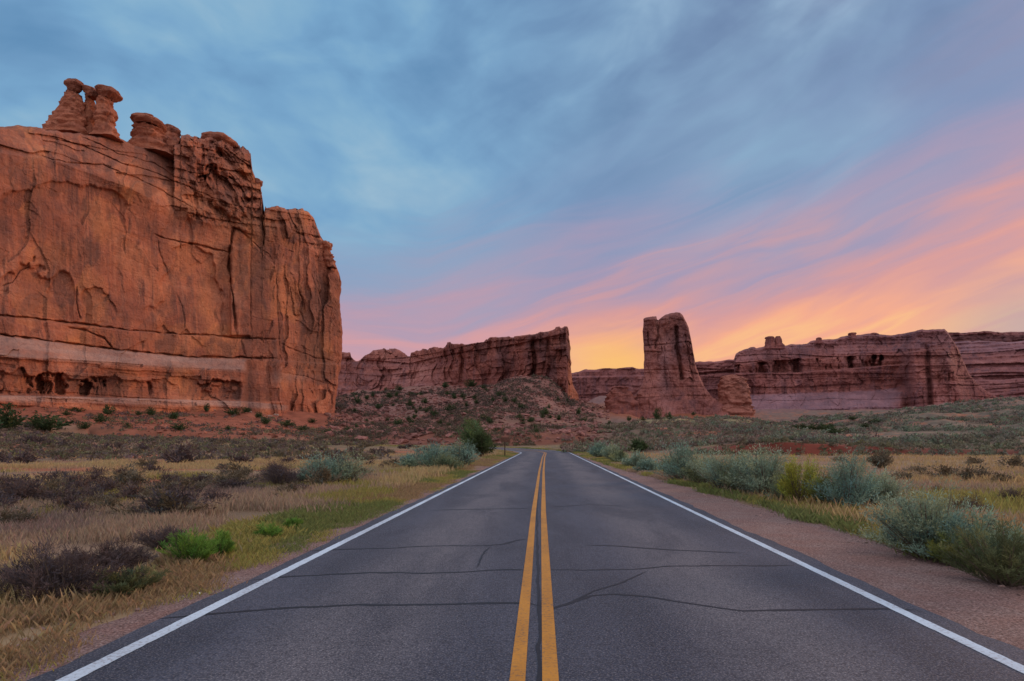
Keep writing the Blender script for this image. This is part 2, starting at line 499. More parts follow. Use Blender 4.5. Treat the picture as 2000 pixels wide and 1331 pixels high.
# ================================================================== terrain heights
def zpy(Y, py): return EYE - (py - HY) * Y / F
def cc(flat_to, pts):
    """column of control heights: flat up to flat_to, then (Y, photo row) pairs or (Y, ('z', height))"""
    ys, zs = [-50.0, float(flat_to)], [0.0, 0.0]
    for Y, p in pts:
        ys.append(float(Y)); zs.append(p[1] if isinstance(p, tuple) else zpy(Y, p))
    return np.array(ys), np.array(zs)
Zc = lambda v: ('z', v)
CT = {
 -3000: cc(60, [(100, Zc(6)), (300, Zc(14))]),
 -800: cc(70, [(100, 850), (120, 790), (130, 778), (400, Zc(22))]),
 0:    cc(80, [(135, 850), (165, 803), (180, 781), (200, 772), (400, Zc(22))]),
 300:  cc(85, [(150, 850), (195, 812), (222, 793), (240, 784), (400, Zc(22))]),
 540:  cc(95, [(165, 850), (240, 820), (270, 801), (300, 793), (500, Zc(24))]),
 650:  cc(100, [(175, 852), (250, 832), (300, 814), (330, 803), (400, 795), (600, Zc(40))]),
 700:  cc(105, [(148, Zc(1.2)), (175, 853), (300, 822), (400, 789), (470, 770), (540, 760), (700, Zc(44))]),
 780:  cc(100, [(150, Zc(1.0)), (170, 853), (300, 828), (370, 800), (430, 776), (500, 758), (700, Zc(44))]),
 860:  cc(100, [(150, Zc(0.9)), (164, 852), (300, 834), (360, 805), (420, 776), (480, 752), (700, Zc(44))]),
 960:  cc(100, [(149, Zc(0.8)), (156, 853), (262, 838), (330, 806), (400, 775), (450, 755), (700, Zc(44))]),
 1010: cc(100, [(149, Zc(0.8)), (156, 851), (262, 839), (330, 806), (390, 765), (432, 736), (700, Zc(44))]),
 1060: cc(100, [(149, Zc(0.8)), (156, 851), (262, 840), (330, 806), (390, 767), (425, 742), (700, Zc(40))]),
 1120: cc(100, [(148, Zc(0.8)), (156, 852), (262, 842), (330, 822), (400, 800), (440, 786), (700, Zc(34))]),
 1180: cc(100, [(150, 860), (225, 836), (245, 836), (330, 830), (430, 808), (470, 802), (900, 775)]),
 1260: cc(90, [(150, 857), (240, 830), (260, 829), (300, 836), (400, 822), (450, 811), (900, 778)]),
 1350: cc(84, [(88, Zc(0.5)), (150, 853), (250, 826), (275, 825), (320, 838), (400, 824), (450, 812), (900, 790)]),
 1440: cc(80, [(82.5, Zc(1.1)), (150, 851), (250, 829), (275, 828), (320, 838), (400, 825), (450, 814), (900, 796)]),
 1520: cc(79, [(81, Zc(1.5)), (140, 852), (230, 838), (260, 838), (320, 843), (450, 820), (700, 804), (830, 798)]),
 1620: cc(79, [(81, Zc(1.45)), (130, 857), (200, 850), (300, 838), (480, 815), (780, 800), (840, 798)]),
 1740: cc(82, [(85, Zc(1.0)), (130, 858), (220, 838), (330, 818), (480, 806), (800, 801)]),
 1860: cc(86, [(90, Zc(0.9)), (140, 853), (220, 829), (330, 804), (480, 793), (800, 790)]),
 2000: cc(86, [(90, Zc(1.0)), (150, 848), (220, 823), (330, 795), (460, 780), (1000, 776)]),
 2700: cc(80, [(150, 845), (220, 815), (330, 780), (460, 770), (1000, 770)]),
 5000: cc(80, [(150, Zc(5)), (460, Zc(30))]),
}
_ck = np.array(sorted(CT), float)
def ground_z(X, Y):
    X = np.asarray(X, float); Y = np.asarray(Y, float)
    sh = X.shape; X = X.ravel(); Y = Y.ravel()
    Yl = np.maximum(Y, 4.0)
    px = np.clip(1000 + F * X / Yl, _ck[0], _ck[-1])
    # a little lateral wandering so the slopes do not run in straight fans
    px = np.clip(px + 14 * fbm(X * 0.02, Y * 0.02, seed=51, octs=3) * sstep(100, 160, Y), _ck[0], _ck[-1])
    tab = np.stack([np.interp(Yl, CT[int(c)][0], CT[int(c)][1]) for c in _ck])
    i = np.clip(np.searchsorted(_ck, px) - 1, 0, len(_ck) - 2)
    t = (px - _ck[i]) / (_ck[i + 1] - _ck[i])
    t = t * t * (3 - 2 * t) * 0.5 + t * 0.5
    n = np.arange(len(px))
    z = tab[i, n] * (1 - t) + tab[i + 1, n] * t
    d, sn = road_near(X, Y); d = np.abs(d)
    calm = 0.12 + 0.88 * sstep(8, 45, d)
    far = sstep(30, 260, Y) * calm
    z = z + fbm(X * 0.035, Y * 0.035, seed=3, octs=5) * (0.12 + 2.2 * far) * sstep(6, 30, np.hypot(X, Y - 0))
    z = z + fbm(X * 0.3, Y * 0.3, seed=8, octs=4) * (0.05 + 0.35 * far)
    gully = ridged(X * 0.03 + Y * 0.004, Y * 0.008, seed=21, octs=3)
    z = z + sstep(250, 420, Y) * gully * 2.2 * sstep(1300, 900, px)
    w = sstep(5.0, 12.0, d)
    lump = 0.5 * np.exp(-((X + 24) / 14) ** 2 - ((Y - 112) / 12) ** 2)
    z = (z + lump) * w + (road_z(sn) - 0.035) * (1 - w)
    return z.reshape(sh)

def gz(x, y): return float(ground_z(np.array([x]), np.array([y]))[0])

# ---- terrain sheet
def build_ground():
    ys = np.concatenate([np.linspace(-26, 0, 14)[:-1], np.linspace(0, 60, 170)[:-1],
                         np.geomspace(60, 560, 420)[:-1], np.geomspace(560, 9000, 60)])
    # finer rows across the cut bank and the bank behind the road
    ys = np.unique(np.concatenate([ys, np.linspace(76, 92, 60), np.linspace(143, 162, 60)]))
    q = np.concatenate([np.linspace(-6.5, -0.95, 60)[:-1], np.linspace(-0.95, 0.95, 620)[:-1], np.linspace(0.95, 6.5, 60)])
    Q, Yg = np.meshgrid(q, ys)
    Xg = Q * (Yg + 28.0) * (1 + 28.0 / (Yg + 60) * 0.0)
    Z = ground_z(Xg, Yg)
    V = np.stack([Xg, Yg, Z], -1).reshape(-1, 3)
    X, Y = Xg.ravel(), Yg.ravel()
    px = 1000 + F * X / np.maximum(Y, 4)
    red = np.array([0.34, 0.115, 0.06]); tan = np.array([0.25, 0.16, 0.105]); gold = np.array([0.31, 0.22, 0.125])
    olive = np.array([0.17, 0.15, 0.095]); purple = np.array([0.25, 0.13, 0.11]); sage = np.array([0.16, 0.15, 0.11])
    n = fbm(X * 0.06, Y * 0.1, seed=31, octs=5); n2 = fbm(X * 0.25, Y * 0.4, seed=37, octs=4)
    def mixc(a, b, f): return a * (1 - f[:, None]) + b * f[:, None]
    col = mixc(np.tile(tan, (len(X), 1)), gold, sstep(-0.3, 0.5, n))
    col = mixc(col, red, sstep(-0.15, 0.25, n2 - 0.05) * sstep(-8, -14, X + n * 6) * sstep(120, 90, Y) * 0.95)
    left = sstep(720, 640, px)
    col = mixc(col, np.array([0.31, 0.105, 0.062]), left * sstep(135, 160, Y + n * 12))
    mid = sstep(640, 700, px) * sstep(1260, 1160, px)
    col = mixc(col, red, mid * sstep(148, 155, Y) * 0.9)
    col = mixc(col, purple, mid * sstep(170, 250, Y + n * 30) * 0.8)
    col = mixc(col, np.array([0.20, 0.115, 0.08]), mid * sstep(0.0, 0.4, n + 0.15) * sstep(200, 230, Y) * sstep(380, 330, Y) * 0.7)
    col = mixc(col, np.array([0.22, 0.085, 0.055]), sstep(640, 700, px) * sstep(1240, 1130, px) * sstep(147, 150, Y) * sstep(190, 165, Y))
    rt = sstep(1120, 1220, px)
    col = mixc(col, np.array([0.20, 0.15, 0.085]), sstep(95, 120, Y) * sstep(150, 146, Y) * sstep(560, 640, px) * sstep(1300, 1200, px) * 0.85)
    col = mixc(col, red * np.array([.50, .36, .42]), rt * sstep(77, 79, Y) * sstep(96, 88, Y) * sstep(1300, 1440, px))
    col = mixc(col, np.array([0.20, 0.135, 0.095]), rt * sstep(86, 100, Y))
    col = mixc(col, np.array([0.20, 0.12, 0.095]), rt * sstep(295, 330, Y))
    col = mixc(col, sage, rt * sstep(1480, 1720, px) * sstep(92, 120, Y) * 0.35)
    col = mixc(col, red, rt * sstep(0.2, 0.5, n2 + n * 0.5 - 0.2) * sstep(88, 110, Y) * 0.7)
    crest = sstep(1150, 1260, px) * sstep(1560, 1400, px) * sstep(205, 235, Y + n * 8) * sstep(290, 262, Y)
    col = mixc(col, np.array([0.40, 0.33, 0.16]), crest * 0.75)
    col = mixc(col, red * 0.85, rt * sstep(330, 400, Y) * sstep(1500, 1440, px))
    knoll = np.exp(-((px - 1570) / 45) ** 2 - ((Y - 205) / 28) ** 2)
    col = mixc(col, np.array([0.46, 0.19, 0.11]), np.clip(knoll * 1.6, 0, 1))
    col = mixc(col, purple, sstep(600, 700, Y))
    col = col * (1 + 0.18 * n2[:, None])
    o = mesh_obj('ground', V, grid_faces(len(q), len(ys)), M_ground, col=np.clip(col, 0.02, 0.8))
    tag(o, kind='structure')
build_ground()

# ================================================================== road
def asphalt():
    m, k, bs = new_mat('asphalt')
    geo = k.n('ShaderNodeNewGeometry'); P = geo.outputs['Position']
    at = k.n('ShaderNodeAttribute', attribute_name='Col')
    R, G, B = k.sep(at.outputs['Color'])       # R = across the road 0..1
    x, y, z = k.sep(P)
    agg = k.noise(P, 55.0, 3, 0.7)
    vor = k.n('ShaderNodeTexVoronoi'); k.l(P, vor.inputs['Vector']); vor.inputs['Scale'].default_value = 70.0
    stain = k.noise(k.scale(P, (0.9, 0.22, 1)), 1.0, 6, 0.6, 0.5)
    mott = k.noise(P, 4.0, 6, 0.7)
    # worn lane centres lighter, wheel paths dark and smooth
    wear = k.m('MULTIPLY', k.mapr(k.m('ABSOLUTE', k.m('SUBTRACT', R, 0.27)), 0.15, 0.02), 1.0)
    wear2 = k.mapr(k.m('ABSOLUTE', k.m('SUBTRACT', R, 0.74)), 0.14, 0.02)
    wv = k.m('MULTIPLY', k.m('ADD', wear, wear2), k.mapr(stain, 0.3, 0.6, 0.25, 1.0))
    c = k.mix(k.mapr(stain, 0.3, 0.7), (0.026, 0.032, 0.056, 1), (0.068, 0.077, 0.112, 1))
    c = k.mix(k.m('MULTIPLY', wv, 0.8), c, (0.130, 0.122, 0.136, 1))
    mott2 = k.noise(P, 17.0, 5, 0.7)
    c = k.mix(k.mapr(mott2, 0.46, 0.58, 0.0, 1.0), c, k.mix(1.0, c, (0.58, 0.58, 0.62, 1), 'MULTIPLY'))
    c = k.mix(k.mapr(mott, 0.42, 0.62, 0.0, 0.55), c, k.mix(1.0, c, (0.66, 0.68, 0.72, 1), 'MULTIPLY'))
    c = k.mix(k.m('MULTIPLY', k.mapr(agg, 0.48, 0.66), k.m('ADD', 0.5, k.m('MULTIPLY', wv, 0.4))), c, (0.30, 0.28, 0.29, 1))
    c = k.mix(k.mapr(vor.outputs['Distance'], 0.5, 0.8, 0.0, 0.5), c, (0.03, 0.03, 0.035, 1))
    k.l(c, bs.inputs['Base Color'])
    spot = k.noise(k.scale(P, (1.6, 0.7, 1)), 1.0, 5, 0.7, 1.0)
    c = k.mix(k.mapr(spot, 0.54, 0.66, 0.0, 0.6), c, k.mix(1.0, c, (0.55, 0.56, 0.60, 1), 'MULTIPLY'))
    bs.inputs['Roughness'].default_value = 0.72
    bs.inputs['Specular IOR Level'].default_value = 0.35
    h = k.m('ADD', agg, k.m('MULTIPLY', vor.outputs['Distance'], -0.8))
    bump(k, bs, h, 0.5, 0.006)
    return m
M_asphalt = asphalt()

def paint(name, base, worn):
    m, k, bs = new_mat(name)
    geo = k.n('ShaderNodeNewGeometry'); P = geo.outputs['Position']
    n = k.noise(P, 26.0, 6, 0.72)
    n2 = k.noise(k.scale(P, (2, 0.8, 1)), 1.0, 5, 0.6)
    f = k.m('MULTIPLY', k.mapr(n, 0.49, 0.62), k.mapr(n2, 0.35, 0.65, 0.3, 1.0))
    c = k.mix(k.mapr(n2, 0.35, 0.65), (*base, 1), (base[0] * .82, base[1] * .8, base[2] * .8, 1))
    c = k.mix(f, c, (*worn, 1))
    k.l(c, bs.inputs['Base Color']); bs.inputs['Roughness'].default_value = 0.6
    bump(k, bs, n, 0.3, 0.004)
    return m
M_wpaint = paint('white_road_paint', (0.58, 0.70, 0.80), (0.30, 0.30, 0.33))
M_ypaint = paint('yellow_road_paint', (0.56, 0.25, 0.035), (0.22, 0.125, 0.06))

def gravel():
    m, k, bs = new_mat('pink_gravel')
    geo = k.n('ShaderNodeNewGeometry'); P = geo.outputs['Position']
    n = k.noise(P, 38.0, 5, 0.75); n2 = k.noise(P, 1.3, 6, 0.6)
    vor = k.n('ShaderNodeTexVoronoi'); k.l(P, vor.inputs['Vector']); vor.inputs['Scale'].default_value = 42.0
    c = k.ramp(n, [(0.3, (0.16, 0.10, 0.085)), (0.5, (0.31, 0.21, 0.19)), (0.68, (0.56, 0.44, 0.41))])
    c = k.mix(k.mapr(n2, 0.35, 0.65, 0.0, 0.6), c, k.mix(1.0, c, (0.95, 0.72, 0.66, 1), 'MULTIPLY'))
    c = k.mix(k.mapr(vor.outputs['Distance'], 0.45, 0.8, 0.0, 0.7), c, (0.10, 0.06, 0.05, 1))
    k.l(c, bs.inputs['Base Color'])
    bump(k, bs, k.m('ADD', n, k.m('MULTIPLY', vor.outputs['Distance'], -1.0)), 0.9, 0.03)
    return m
M_gravel = gravel()

HALF = 3.39     # centre of an edge line to the centre line
def strip(name, s0, s1, n, inner, outer, z, mat, parent=None, z2=None, nc=2, colf=None, wob=0.0, seed=0):
    sv = np.linspace(s0, s1, n)
    if s1 - s0 > 100: sv = np.unique(np.concatenate([np.linspace(s0, 30, n // 2), np.linspace(30, s1, n // 2)]))
    X, Y, nx, ny = road_frame(sv)
    a = inner(sv) if callable(inner) else np.full(len(sv), inner)
    b = outer(sv) if callable(outer) else np.full(len(sv), outer)
    if wob:
        b = b + wob * fbm(sv * 0.9, sv * 0, seed=seed, octs=5)
    t = np.linspace(0, 1, nc)[None, :]
    off = a[:, None] * (1 - t) + b[:, None] * t
    zz = z + (0 if z2 is None else (z2 - z) * t ** 2) + 0 * off + road_z(sv)[:, None]
    V = np.stack([X[:, None] + nx[:, None] * off, Y[:, None] + ny[:, None] * off, zz], -1).reshape(-1, 3)
    col = None
    if colf is not None:
        c = np.zeros((len(sv), nc, 3)); c[..., 0] = (off + 3.75) / 7.5; col = c.reshape(-1, 3)
    return mesh_obj(name, V, grid_faces(nc, len(sv)), mat, parent, col=col)

road = strip('road', -28, 205, 700, lambda s: -3.66 + 0.05 * fbm(s * 1.2, s * 0, seed=5, octs=4),
             lambda s: 3.68 + 0.06 * fbm(s * 1.1, s * 0, seed=6, octs=4), 0.0, M_asphalt, nc=16, colf=True)
tag(road, kind='structure')
ew = lambda o, sd_: (lambda s_: o + 0.004 * fbm(s_ * 9.0, s_ * 0, seed=sd_, octs=3))
strip('edge_line', -28, 205, 2600, ew(-HALF - 0.065, 81), ew(-HALF + 0.065, 82), 0.004, M_wpaint, road)
strip('edge_line', -28, 205, 2600, ew(HALF - 0.06, 83), ew(HALF + 0.06, 84), 0.004, M_wpaint, road)
# yellow lines: their offset from the road centre drifts a little, as in the photograph
def yc(s):
    return np.interp(s, [-30, 4.6, 16, 38, 70, 95, 250], [-0.11, -0.145, -0.225, -0.28, -0.25, -0.05, 0.0])
strip('centre_line', -28, 205, 900, lambda s: yc(s) - 0.178, lambda s: yc(s) - 0.068, 0.004, M_ypaint, road)
strip('centre_line', -28, 205, 900, lambda s: yc(s) + 0.050, lambda s: yc(s) + 0.165, 0.004, M_ypaint, road)

M_seal = simple_mat('bitumen_crack_seal', (0.022, 0.022, 0.028), rough=0.55, nscale=30, amt=0.2, bmp=0.2, bd=0.004)
def on_road(px, py):
    Y = F * EYE / (py - HY)
    return (px - 1000) * Y / F, Y
def seal(pts, w, seed=0, zoff=0.0025):
    P = np.array([on_road(*p) for p in pts])
    seg = np.hypot(*np.diff(P, axis=0).T); cum = np.concatenate([[0], np.cumsum(seg)])
    n = max(12, int(cum[-1] / 0.035))
    s = np.linspace(0, cum[-1], n)
    x = np.interp(s, cum, P[:, 0]); y = np.interp(s, cum, P[:, 1])
    y = y + 0.028 * fbm(s * 2.3, s * 0, seed=seed + 60, octs=4)
    x = x + 0.012 * fbm(s * 2.3, s * 0, seed=seed + 90, octs=4)
    tx, ty = np.gradient(x), np.gradient(y); L = np.hypot(tx, ty) + 1e-9
    nx, ny = -ty / L, tx / L
    ww = w * 0.5 * (0.75 + 0.5 * np.abs(fbm(s * 3.0, s * 0 + 4, seed=seed, octs=3))) * np.clip(np.minimum(s, cum[-1] - s) / 0.25, 0.1, 1)
    V = np.zeros((n, 2, 3))
    V[:, 0, 0] = x - nx * ww; V[:, 0, 1] = y - ny * ww
    V[:, 1, 0] = x + nx * ww; V[:, 1, 1] = y + ny * ww
    V[..., 2] = zoff
    mesh_obj('crack_seal', V.reshape(-1, 3), grid_faces(2, n, flip=True), M_seal, road)
seal([(310, 1210), (400, 1201), (560, 1188), (700, 1182), (850, 1181), (1000, 1179), (1035, 1180), (1050, 1184)], 0.07, 1)
seal([(1048, 1182), (1080, 1188), (1110, 1180), (1150, 1165), (1200, 1161), (1280, 1167), (1340, 1178), (1400, 1188), (1450, 1193), (1560, 1191), (1730, 1189), (1790, 1192)], 0.055, 2)
seal([(485, 1134), (540, 1129), (640, 1122), (720, 1119), (830, 1120), (930, 1116), (1000, 1113), (1050, 1113)], 0.065, 3)
seal([(1062, 1113), (1140, 1114), (1240, 1113), (1300, 1107), (1400, 1105), (1560, 1105)], 0.05, 4)
seal([(590, 1077), (680, 1073), (760, 1071), (850, 1067), (950, 1066), (985, 1063), (1010, 1056), (1040, 1052)], 0.07, 5)
seal([(1140, 1065), (1220, 1068), (1300, 1074), (1380, 1078), (1450, 1081)], 0.07, 6)
seal([(840, 997), (930, 995), (1040, 993)], 0.09, 7)
seal([(1075, 991), (1150, 986), (1222, 989)], 0.09, 8)
seal([(932, 1112), (938, 1095), (948, 1078), (958, 1068)], 0.028, 9)
seal([(1110, 1180), (1160, 1155), (1215, 1140), (1262, 1116)], 0.035, 10)
seal([(1052, 1400), (1056, 1331), (1053, 1260), (1054, 1190), (1050, 1110), (1049, 1000), (1052, 940)], 0.035, 11)
seal([(905, 928), (980, 926), (1055, 925)], 0.10, 13)

def shoulder_w(s):
    return np.interp(s, [-30, 5, 12, 20, 30, 45, 70, 100, 250], [2.1, 2.1, 1.95, 1.75, 1.45, 0.9, 0.55, 0.5, 0.5]) + 3.6
g1 = strip('gravel_shoulder', -28, 205, 900, 3.5, shoulder_w, -0.010, M_gravel, z2=-0.034, nc=10, wob=0.22, seed=4)
tag(g1, kind='structure')
g2 = strip('gravel_shoulder', -28, 205, 900, -3.5, lambda s: np.interp(s, [-30, 5, 20, 60, 250], [-4.3, -4.25, -4.2, -4.1, -4.1]), -0.010, M_gravel, z2=-0.034, nc=8, wob=0.2, seed=14)
tag(g2, kind='structure')

# ================================================================== rock formations
def relief(name, pxL, pxR, top, base, depth, nx, ny, Lb=None, Rb=None, thick=30.0, rnd=(5.0, 14.0),
           mat=None, colf=None, parent=None, topn=1.5, seed=0, edges=(True, True), tpow=1.0, topblk=lambda p: 0.6):
    """a closed rock mass whose outline runs through the given photo rows at its own true distance"""
    s = np.linspace(0, 1, nx)[None, :]; t = (np.linspace(0, 1, ny) ** tpow)[:, None]
    p0 = pxL + (pxR - pxL) * s
    tp = np.array(top, float); bp = np.array(base, float)
    T = np.interp(p0, tp[:, 0], tp[:, 1]) + topn * fbm(p0 * 0.09, p0 * 0, seed=seed + 1, octs=5)
    T = T + topn * 0.9 * cells(p0 / 9.0 + fbm(p0 * 0.05, p0 * 0, seed=seed + 8, octs=2), p0 * 0, seed + 6) * topblk(p0)
    B = np.interp(p0, bp[:, 0], bp[:, 1])
    py = T + (B - T) * t
    L = np.full_like(py, pxL) if Lb is None else np.interp(py, *np.array(Lb, float).T[::-1])
    R = np.full_like(py, pxR) if Rb is None else np.interp(py, *np.array(Rb, float).T[::-1])
    if Lb is not None: L = L + topn * 0.8 * fbm(py * 0.10, py * 0, seed=seed + 2, octs=4)
    if Rb is not None: R = R + topn * 0.8 * fbm(py * 0.10, py * 0, seed=seed + 3, octs=4)
    px = L + (R - L) * s + 0 * py
    eL = (px - L) if edges[0] else np.full_like(px, 1e3)
    eR = (R - px) if edges[1] else np.full_like(px, 1e3)
    e = np.minimum(np.minimum(eL, eR), (py - T))
    q = 1 - np.clip(e / rnd[1], 0, 1)
    roundb = rnd[0] * (1 - np.sqrt(np.clip(1 - q * q, 0, 1)))
    D = depth(px, py) + roundb
    V1 = unproj(px, py, D).reshape(-1, 3)
    si = np.unique(np.concatenate([np.arange(0, nx, 5), [nx - 1]])); ti = np.unique(np.concatenate([np.arange(0, ny, 5), [ny - 1]]))
    pxb, pyb, Db, eb = (a[np.ix_(ti, si)] for a in (px, py, D, e))
    qb = 1 - np.clip(eb / (rnd[1] * 2), 0, 1)
    Dk = Db + thick * np.sqrt(np.clip(1 - qb * qb, 0, 1))
    P = unproj(pxb, pyb, Db)
    P[..., 0] *= Dk / Db; P[..., 1] = Dk               # the back stands behind the front at the same heights
    V2 = P.reshape(-1, 3)
    Fc = np.concatenate([grid_faces(nx, ny, flip=True), grid_faces(len(si), len(ti), off=len(V1))])
    V = np.concatenate([V1, V2])
    col = np.zeros((len(V), 3))
    if colf is not None:
        col[:len(V1)] = np.stack([a * np.ones(px.shape) for a in colf(px, py)], -1).reshape(-1, 3)
    return mesh_obj(name, V, Fc, mat, parent, col=np.clip(col, 0, 1))

def lumps(px, py, D, amps, seed=0, zs=1.0):
    """isotropic rock roughness in metres: list of (size, amplitude)"""
    P = unproj(px, py, D)
    r = 0
    for i, (sz, am) in enumerate(amps):
        r = r + am * fbm(P[..., 0] / sz, P[..., 1] / sz, P[..., 2] / (sz * zs), seed=seed + 31 * i, octs=3)
    return r

# ---------------------------------------------------------------- the tall wall on the left
def D0_left(px):
    return np.interp(px, [-800, -300, 0, 240, 480, 540, 650, 700], [122, 154, 183, 215, 258, 268, 302, 320])
CR = [  # grooves: polyline, half width px, depth m
 ([(458, 440), (452, 470), (447, 500), (450, 545), (458, 600), (462, 655)], 3.4, 7.0),
 ([(513, 395), (514, 440), (516, 482)], 3.0, 9.0),
 ([(-300, 590), (0, 617), (70, 622), (150, 632), (250, 645), (330, 652), (420, 655), (460, 660), (548, 663)], 2.0, 3.5),
 ([(-300, 625), (0, 654), (100, 666), (220, 682), (370, 697), (480, 699), (545, 701)], 2.3, 4.5),
 ([(130, 640), (170, 646), (200, 660), (214, 672), (222, 682)], 2.4, 3.0),
 ([(152, 558), (149, 585), (155, 626)], 3.0, 2.6),
 ([(300, 458), (330, 468), (380, 478), (420, 488), (447, 494)], 2.4, 3.2),
 ([(232, 350), (234, 400), (240, 440)], 1.5, 0.9),
 ([(345, 575), (356, 600), (362, 645)], 1.6, 1.3),
 ([(310, 470), (312, 500), (330, 540)], 1.6, 1.4),
 ([(430, 560), (436, 600), (434, 655)], 2.0, 1.4),
 ([(488, 505), (489, 560), (490, 655)], 1.6, 1.2),
 ([(536, 500), (541, 560), (545, 640), (548, 700)], 2.5, 2.0),
 ([(455, 445), (470, 450), (490, 470), (520, 495), (535, 512)], 1.8, 1.6),
 ([(470, 662), (474, 680), (480, 700)], 1.6, 1.5),
 ([(620, 560), (622, 640), (618, 690)], 1.8, 1.6), ([(592, 470), (600, 540), (590, 660)], 1.6, 1.2),
 ([(548, 672), (590, 690), (620, 700), (655, 708)], 1.6, 1.5), ([(548, 726), (590, 735), (640, 752)], 1.8, 1.2),
 ([(0, 560), (25, 552), (40, 530), (60, 520)], 1.6, 1.2),
 ([(60, 300), (130, 318), (200, 322), (260, 345), (330, 380), (400, 420)], 1.8, 1.8),
 ([(90, 268), (160, 285), (240, 320), (300, 335), (380, 372), (450, 400)], 1.8, 2.2),
 ([(150, 262), (230, 300), (300, 318), (350, 350)], 1.6, 1.8),
 ([(380, 320), (420, 330), (470, 336)], 1.8, 2.0), ([(395, 280), (396, 320)], 4.0, 4.0),
 ([(455, 345), (460, 380)], 2.0, 2.0), ([(560, 415), (570, 450), (600, 462)], 2.0, 2.2),
]
CPOL = np.array([(-300, 625), (0, 654), (100, 666), (220, 682), (370, 697), (480, 700), (700, 712)], float)
LPOL = np.array([(-300, 664), (0, 692), (150, 703), (300, 712), (480, 722), (700, 740)], float)
DIAG = np.array([(-300, 290), (0, 300), (100, 312), (250, 366), (350, 420), (450, 445), (520, 455), (560, 440), (680, 560)], float)
def depth_left(px, py):
    D = D0_left(px)
    m = D / F
    P = unproj(px, py, D)
    u = (px + 800) * 0.33
    z = P[..., 2]
    W = sstep(150, 165, px * 0 + 160)
    d = lumps(px, py, D, [(60, 3.2), (22, 1.5)], seed=100)
    wu = u + 6.0 * fbm(u * 0.04, z * 0.05, seed=140, octs=4)
    wz = z + 6.0 * fbm(u * 0.03, z * 0.03, seed=150, octs=3)
    # vertical jointing, strong on the end buttress, faint on the big smooth face
    endm = sstep(515, 545, px)
    d = d + cells(wu / 7.0, wz / 26.0, 7) * (0.10 + 0.75 * endm)
    d = d + cells(wu / 3.0, wz / 9.0, 11) * (0.0 + 0.30 * endm)
    dg = np.interp(px, DIAG[:, 0], DIAG[:, 1])
    upm = sstep(14, -14, py - dg)
    # above the diagonal the face leans back in thin sloping beds
    back = np.maximum(dg - py, 0)
    d = d + back * m * np.where(px < 340, 1.0, 0.45)
    bed = (py - 0.36 * px) * m
    bedn = cells(bed * 0 + u / 40, bed / 1.7 + 0.5 * fbm(u * 0.05, z * 0.1, seed=160, octs=3), 19)
    d = d + bedn * 0.75 * upm
    rough = lumps(px, py, D, [(7, 1.3), (2.6, 0.6)], seed=200)
    rest = lumps(px, py, D, [(9, 0.45), (3, 0.22), (1.3, 0.10)], seed=300, zs=1.6)
    blocky = sstep(340, 400, px) * sstep(520, 470, px - 0 * py) * upm
    fz_ = wz + 0.25 * wu
    d = d + facets(wu / 6.5, wz / 5.0, 47) * 1.8 * blocky + facets(wu / 2.6, wz / 2.0, 49) * 0.7 * blocky
    d = d + facets(wu / 6.5, wz / 30.0, 51) * 1.6 * endm + facets(wu / 2.6, wz / 9.0, 52) * 0.28 * endm
    d = d + facets(wu / 16.0, wz / 20.0, 53) * 0.42 * (1 - endm) * (1 - blocky) + facets(wu / 5.0, wz / 4.0, 54) * 0.07 * (1 - endm)
    d = d + cells(wu / 9.0, wz / 7.0, 47) * 1.2 * blocky
    d = d + rough * (0.35 * upm + 1.3 * blocky + 0.35 * endm) + rest * 1.1
    # ramp of the pale ledge: everything below it stands closer
    cl = np.interp(px, CPOL[:, 0], CPOL[:, 1]); ll = np.interp(px, LPOL[:, 0], LPOL[:, 1])
    ramp = np.clip((py - cl) / np.maximum(ll - cl, 1), 0, 1)
    fade = sstep(486, 470, px)
    d = d - 9.0 * ramp * fade
    d = d - 2.2 * sstep(0, 3, py - cl) * (1 - fade)
    # overhanging band between fissure and ledge
    fz = np.interp(px, [-300, 0, 250, 460, 548], [590, 617, 645, 660, 663])
    d = d - 1.6 * sstep(0, 3, py - fz) * sstep(550, 540, px) * (1 - ramp)
    # alcoves in the lower bench
    top_a = ll + 30 + 11 * fbm(px * 0.05, px * 0, seed=401, octs=5)
    bot_a = np.interp(px, [-300, 0, 160, 480], [752, 768, 771, 780])
    ina = sstep(0, 3, py - top_a) * sstep(3, -1, py - bot_a) * sstep(478, 465, px)
    pxw = px + 5 * fbm(px * 0.06, py * 0.09, seed=409, octs=4)
    pill = sstep(-0.25, 0.45, fbm(pxw * 0.05, py * 0.012, seed=411, octs=4)) * sstep(-0.4, 0.5, fbm(px * 0.07, py * 0.10, seed=413, octs=4) + 0.35)
    deep = np.exp(-((px - 185) / 42) ** 2) + 0.9 * np.exp(-((px - 95) / 30) ** 2) + 0.55 * np.exp(-((px - 355) / 38) ** 2) + 0.35
    d = d + ina * (1.0 + 5.2 * pill * np.clip(deep, 0, 1))
    # thin beds of the bench
    bb = cells(u / 60, (py - ll) / 6.5 + 0.4 * fbm(px * 0.02, py * 0, seed=420, octs=3), 23)
    d = d + bb * 0.9 * sstep(0, 2, py - ll) * fade * (1 - 0.6 * ina)
    d = d - 3.5 * sstep(0, 4, py - (bot_a + 3)) * sstep(560, 540, px)
    # the standing slab beside the deep crack and the triangular face
    blk = sstep(447, 453, px + 0.06 * (655 - py) * 0) * sstep(490, 486, px) * sstep(478, 486, py + 0.02 * (px - 468) ** 2) * sstep(658, 654, py)
    d = d - 2.6 * blk
    tri = sstep(486, 490, px) * sstep(540, 536, px) * sstep(0, 6, py - (430 + (px - 455) * 1.05)) * sstep(664, 660, py)
    d = d - 1.2 * tri
    d = d + 2.6 * sstep(3, 0, np.abs(px - 452)) * 0
